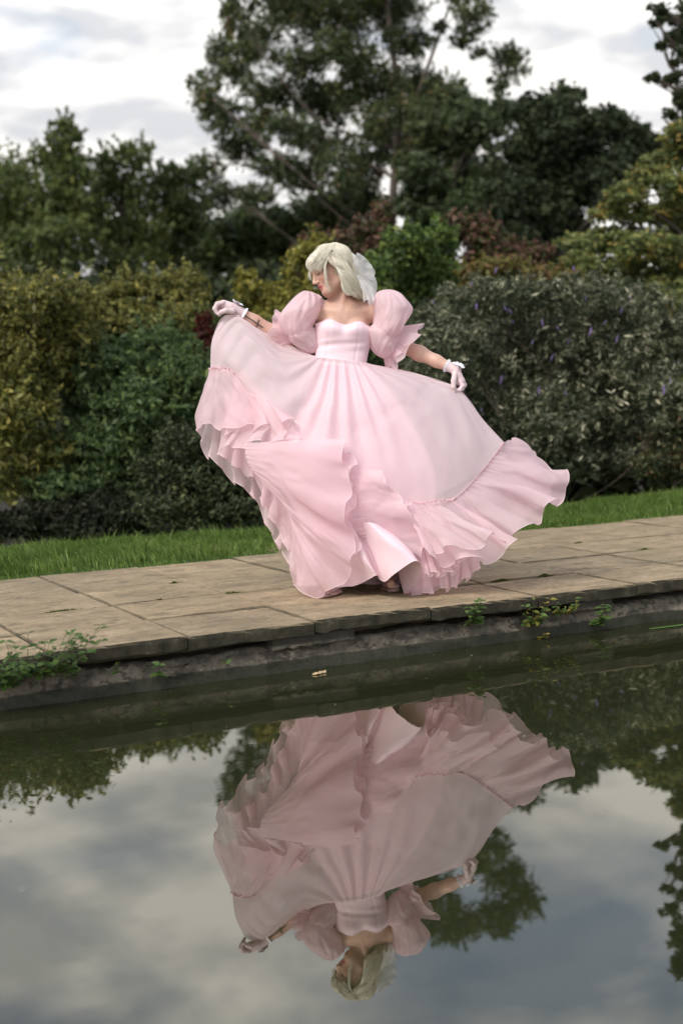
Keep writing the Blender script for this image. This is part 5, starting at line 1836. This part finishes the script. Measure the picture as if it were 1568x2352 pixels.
# ------------------------------------------------------------------ small plants at the water's edge
def leaf_mesh(name, seed):
    """pointed serrated leaf, 1 unit long along +X, folded on the midrib"""
    n = 7
    t = np.linspace(0, 1, n)
    w = 0.30 * np.sin(PI * t ** 0.8) ** 0.9 * (1 - 0.25 * t)
    V, F = [], []
    for i in range(n):
        sag = -0.18 * t[i] ** 2
        V += [(t[i], -w[i], 0.08 * w[i] / 0.3 + sag), (t[i], 0, sag), (t[i], w[i], 0.08 * w[i] / 0.3 + sag)]
    for i in range(n - 1):
        a = 3 * i
        F += [(a, a + 3, a + 4, a + 1), (a + 1, a + 4, a + 5, a + 2)]
    me = mesh_np(name, np.array(V, float), np.array(F), 4)
    smooth(me)
    return me


def leaf_mat(name, col, col2):
    M = Mat(name)
    oi = M.node('ShaderNodeObjectInfo')
    c = M.ramp(oi.outputs['Random'], [(0, col), (1, col2)])
    d = M.bsdf(c, 0.5, None, Specular_IOR_Level=0.35)
    t = M.node('ShaderNodeBsdfTranslucent')
    M.l.new(c, t.inputs[0])
    return M.done(M.shmix(0.3, d, t.outputs[0]))


LM_G = leaf_mesh('leaf', 1)
LM_G.materials.append(leaf_mat('fresh_leaf', (0.05, 0.10, 0.022), (0.12, 0.20, 0.045)))
LM_Y = leaf_mesh('leaf', 2)
LM_Y.materials.append(leaf_mat('yellow_leaf', (0.14, 0.16, 0.03), (0.34, 0.26, 0.05)))
STEM = mat_plain('stem', (0.08, 0.07, 0.035), 0.7)


def frame_rot(d, nrm):
    d = Vector(d).normalized()
    n = Vector(nrm)
    y = n.cross(d)
    if y.length < 1e-4:
        y = Vector((0, 1, 0)).cross(d)
    y.normalize()
    z = d.cross(y)
    return Matrix((d, y, z)).transposed().to_euler()


def sprig(name, label, px, py, h, n_stems, spread, leaf_len, seed, y_off=0.03, z0=-0.09, yellow=0.0, nodes=5, lean=(0, -0.35), group='plants growing from the pool wall'):
    rgs = np.random.default_rng(seed)
    d = CF + CR * ((px - 784.0) / FD) + CU * ((1176.0 - py) / FD)
    base = CAM + d * ((EDGE_Y + 0.012 - y_off * 0.6) / d[1])
    root = empty(name, base)
    tag(root, label, 'plant', group)
    paths, radii = [], []
    for s in range(n_stems):
        a = rgs.uniform(0, 2 * PI)
        out = np.array([math.cos(a) * spread, -abs(math.sin(a)) * spread * 0.5 + lean[1] * 0.12, 0]) * rgs.uniform(0.3, 1.0)
        tip = out + np.array([lean[0] * h, 0, h * rgs.uniform(0.6, 1.0)])
        b0 = np.array([out[0] * 0.45, 0.03, 0])
        P = smooth_pts([b0, b0 * 0.6 + tip * 0.4 + np.array([0, -0.012, 0.0]), tip], 10)
        paths.append(P)
        radii.append(np.linspace(0.0022, 0.0009, 10))
        for k in range(nodes):
            t = 0.25 + 0.75 * k / (nodes - 1)
            p = P[min(9, int(t * 9))]
            az = rgs.uniform(0, PI) if k % 2 else rgs.uniform(0, PI) + PI / 2
            for side in (0, PI):
                d = np.array([math.cos(az + side), math.sin(az + side), rgs.uniform(-0.25, 0.45)])
                me = LM_Y if rgs.random() < yellow else LM_G
                o = obj('leaf', me, None, root)
                o.location = Vector(p)
                o.rotation_euler = frame_rot(d, (rgs.normal(0, 0.3), -0.4 + rgs.normal(0, 0.3), 1))
                sc = leaf_len * rgs.uniform(0.65, 1.2) * (1.0 - 0.25 * t)
                o.scale = (sc, sc, sc)
    V, F = tubes(paths, radii, 5)
    me = mesh_np('stem', V, F, 4)
    smooth(me)
    obj('stem', me, STEM, root)
    return root


sprig('edge_plant', 'bushy nettle-like plant overhanging the pool edge at the left', 72, 1565, 0.21, 26, 0.30, 0.048, 501, y_off=0.06, nodes=5)
sprig('edge_plant', 'dense leafy shoots cut by the left picture edge', 0, 1590, 0.15, 9, 0.15, 0.048, 503, y_off=0.07, nodes=5)
sprig('edge_plant', 'small sprig just right of the bushy edge plant', 168, 1560, 0.07, 2, 0.03, 0.034, 505, nodes=3)
sprig('edge_plant', 'thin wispy sprig on the wall left of the bright sprig', 272, 1550, 0.065, 2, 0.025, 0.028, 507, nodes=3)
sprig('edge_plant', 'bright green sprig low on the wall below the coping joint', 372, 1560, 0.085, 2, 0.035, 0.046, 509, nodes=3)
sprig('edge_plant', 'tiny sprig in the dark gap under the coping', 518, 1525, 0.035, 2, 0.02, 0.026, 511, nodes=3)
sprig('edge_plant', 'upright green plant at the coping just right of the gown', 1090, 1440, 0.135, 6, 0.07, 0.042, 513, nodes=6)
sprig('edge_plant', 'green-and-yellow plant topped with pale leaves on the wall', 1225, 1444, 0.15, 6, 0.085, 0.046, 515, nodes=6, yellow=0.35)
sprig('edge_plant', 'fern-like yellowing sprig spreading along the coping', 1296, 1414, 0.085, 8, 0.13, 0.03, 517, nodes=7, yellow=0.6)
sprig('edge_plant', 'leafy green plant nearest the right edge of the pool wall', 1370, 1440, 0.12, 5, 0.08, 0.05, 519, nodes=4)
sprig('edge_plant', 'yellowish shoot drooping just above the waterline', 1245, 1470, 0.04, 2, 0.03, 0.028, 521, nodes=3, yellow=0.7)


# moss and weeds in the paving joints
def moss_tuft(wx, wy, w, d, h, seed, label):
    rgm = np.random.default_rng(seed)
    c = np.array([wx, wy, -0.003])
    n = 260
    x = rgm.normal(0, w * 0.4, n)
    y = rgm.normal(0, d * 0.3, n)
    C = np.stack([x, y, rgm.uniform(0.0, h, n) * np.exp(-(x / (w * 0.5)) ** 2)], 1)
    V, F = leaf_quads(C, np.tile([0, 0, 1.0], (n, 1)), 0.011, 0.5, rgm)
    me = mesh_np('moss_tuft', V, F, 4)
    pal = np.array([(0.10, 0.14, 0.03), (0.16, 0.20, 0.05), (0.14, 0.11, 0.045)])
    set_color(me, np.repeat(pal[rgm.integers(0, 3, n)], 4, 0))
    o = obj('moss_tuft', me, LEAF_MATT)
    o.location = Vector(c)
    tag(o, label, 'moss', 'moss in the paving joints')


for i, (px, r, w, d, h, lb) in enumerate((
        (140, 2, 0.14, 0.012, 0.008, 'long moss strip in the left paving joint'),
        (365, 2, 0.05, 0.012, 0.012, 'moss tuft at a slab corner left of the gown'),
        (400, 3, 0.03, 0.01, 0.016, 'weed sprout in the joint behind the slab corner'),
        (530, 2, 0.07, 0.013, 0.010, 'thin moss patch between slab corner and gown hem'),
        (1150, 1, 0.07, 0.014, 0.012, 'moss patch in the joint right of the trailing ruffle'),
        (1250, 1, 0.05, 0.014, 0.014, 'low green tuft further along the right joint'),
        (1480, 2, 0.06, 0.012, 0.010, 'moss line nearest the right end of the joint'),
        (1330, 3, 0.05, 0.012, 0.010, 'moss spot in the far joint before the right lawn'))):
    dd = CF + CR * ((px - 784.0) / FD) + CU * (-0.05)
    moss_tuft(dd[0] / dd[1] * row_y[r], row_y[r], w, d, h, 600 + i, lb)


# things afloat
def floaters():
    rgq = np.random.default_rng(33)
    # curled piece of bark / dead leaf
    p = on_plane(733, 1548, WATER_Z)
    nu, nv = 26, 12
    u = np.linspace(-1, 1, nu)[None]
    v = np.linspace(-1, 1, nv)[:, None]
    X = 0.036 * u + 0 * v
    Y = 0.010 * v * np.sqrt(np.clip(1 - u ** 4, 0.02, 1)) + 0.003 * np.sin(5 * u)
    Z = 0.004 + 0.008 * (1 - v ** 2) * (0.7 + 0.3 * np.sin(9 * u)) + 0.002 * noise2(nv, nu, 5, 9, 3)
    V = np.stack([X, Y + 0 * u, Z], -1).reshape(-1, 3)
    idx = np.arange(nu * nv).reshape(nv, nu)
    F = np.stack([idx[:-1, :-1], idx[:-1, 1:], idx[1:, 1:], idx[1:, :-1]], -1).reshape(-1, 4)
    me = mesh_np('floating_bark', V, F, 4)
    smooth(me)
    o = obj('floating_bark', me, mat_plain('dry_bark', (0.5, 0.36, 0.2), 0.8))
    o.location = Vector(p)
    o.rotation_euler = (0, 0, 0.25)
    tag(o, 'small curled tan piece of bark floating beside the pool wall', 'bark')
    # long blade leaf on the water at the right
    a, b = on_plane(1490, 1446, WATER_Z), on_plane(1600, 1432, WATER_Z)
    t = np.linspace(0, 1, 16)
    P = a[None] * (1 - t[:, None]) + b[None] * t[:, None]
    w = 0.012 * np.sin(PI * (0.08 + 0.9 * t)) ** 0.6
    d = unit(b - a)
    s = np.array([-d[1], d[0], 0])
    V = np.concatenate([P + s * w[:, None] + [0, 0, 0.003], P + [0, 0, 0.006], P - s * w[:, None] + [0, 0, 0.003]])
    n = len(t)
    F = []
    for i in range(n - 1):
        F += [(i, i + 1, n + i + 1, n + i), (n + i, n + i + 1, 2 * n + i + 1, 2 * n + i)]
    me = mesh_np('blade_leaf', V - a, np.array(F), 4)
    smooth(me)
    o = obj('blade_leaf', me, mat_plain('blade_green', (0.08, 0.16, 0.03), 0.5))
    o.location = Vector(a)
    tag(o, 'long green blade leaf floating at the right edge of the pool', 'leaf')
    # specks of petal and fluff on the surface
    me = LM_G.copy()
    me.materials.clear()
    me.materials.append(mat_plain('pale_petal', (0.6, 0.55, 0.5), 0.8))
    spots = [((55, 2042), 'brownish petal scrap floating at the far left of the water'), ((300, 1590), 'pale fleck floating near the left wall'), ((1080, 1505), 'white fleck floating below the right wall'),
             ((770, 1618), 'pale fleck at the reflected coping'), ((1205, 1690), 'pink fleck on the dark water at right')]
    for i, ((x, y), lb) in enumerate(spots):
        o = obj('floating_petal', me)
        q = on_plane(x, y, WATER_Z + 0.002)
        o.location = Vector(q)
        s = 0.010
        o.scale = (s, s, s * 0.3)
        o.rotation_euler = (0, 0, rgq.uniform(0, 6))
        tag(o, lb, 'petal', 'flecks floating on the pool')


floaters()


# dust, seeds and tiny leaf crumbs lying on the water
def specks():
    rgq = np.random.default_rng(91)
    n = 420
    x = rgq.uniform(-2, 7.5, n)
    y = EDGE_Y - 0.02 - rgq.uniform(0, 1, n) ** 2.2 * 3.4
    C = np.stack([x, y, np.full(n, WATER_Z + 0.0025)], 1)
    V, F = leaf_quads(C, np.tile([0, 0, 30.0], (n, 1)), 0.0055, 0.6, rgq)
    V[:, 2] = WATER_Z + 0.0022 + 0.001 * rgq.random(len(V))
    me = mesh_np('surface_specks', V, F, 4)
    pal = np.array([(0.45, 0.42, 0.36), (0.22, 0.2, 0.12), (0.3, 0.22, 0.12), (0.12, 0.14, 0.05)])
    set_color(me, np.repeat(pal[rgq.integers(0, 4, n)], 4, 0))
    o = obj('surface_specks', me, LEAF_MATT)
    tag(o, 'dust and leaf crumbs scattered on the pool surface', 'debris', kind='stuff')


specks()
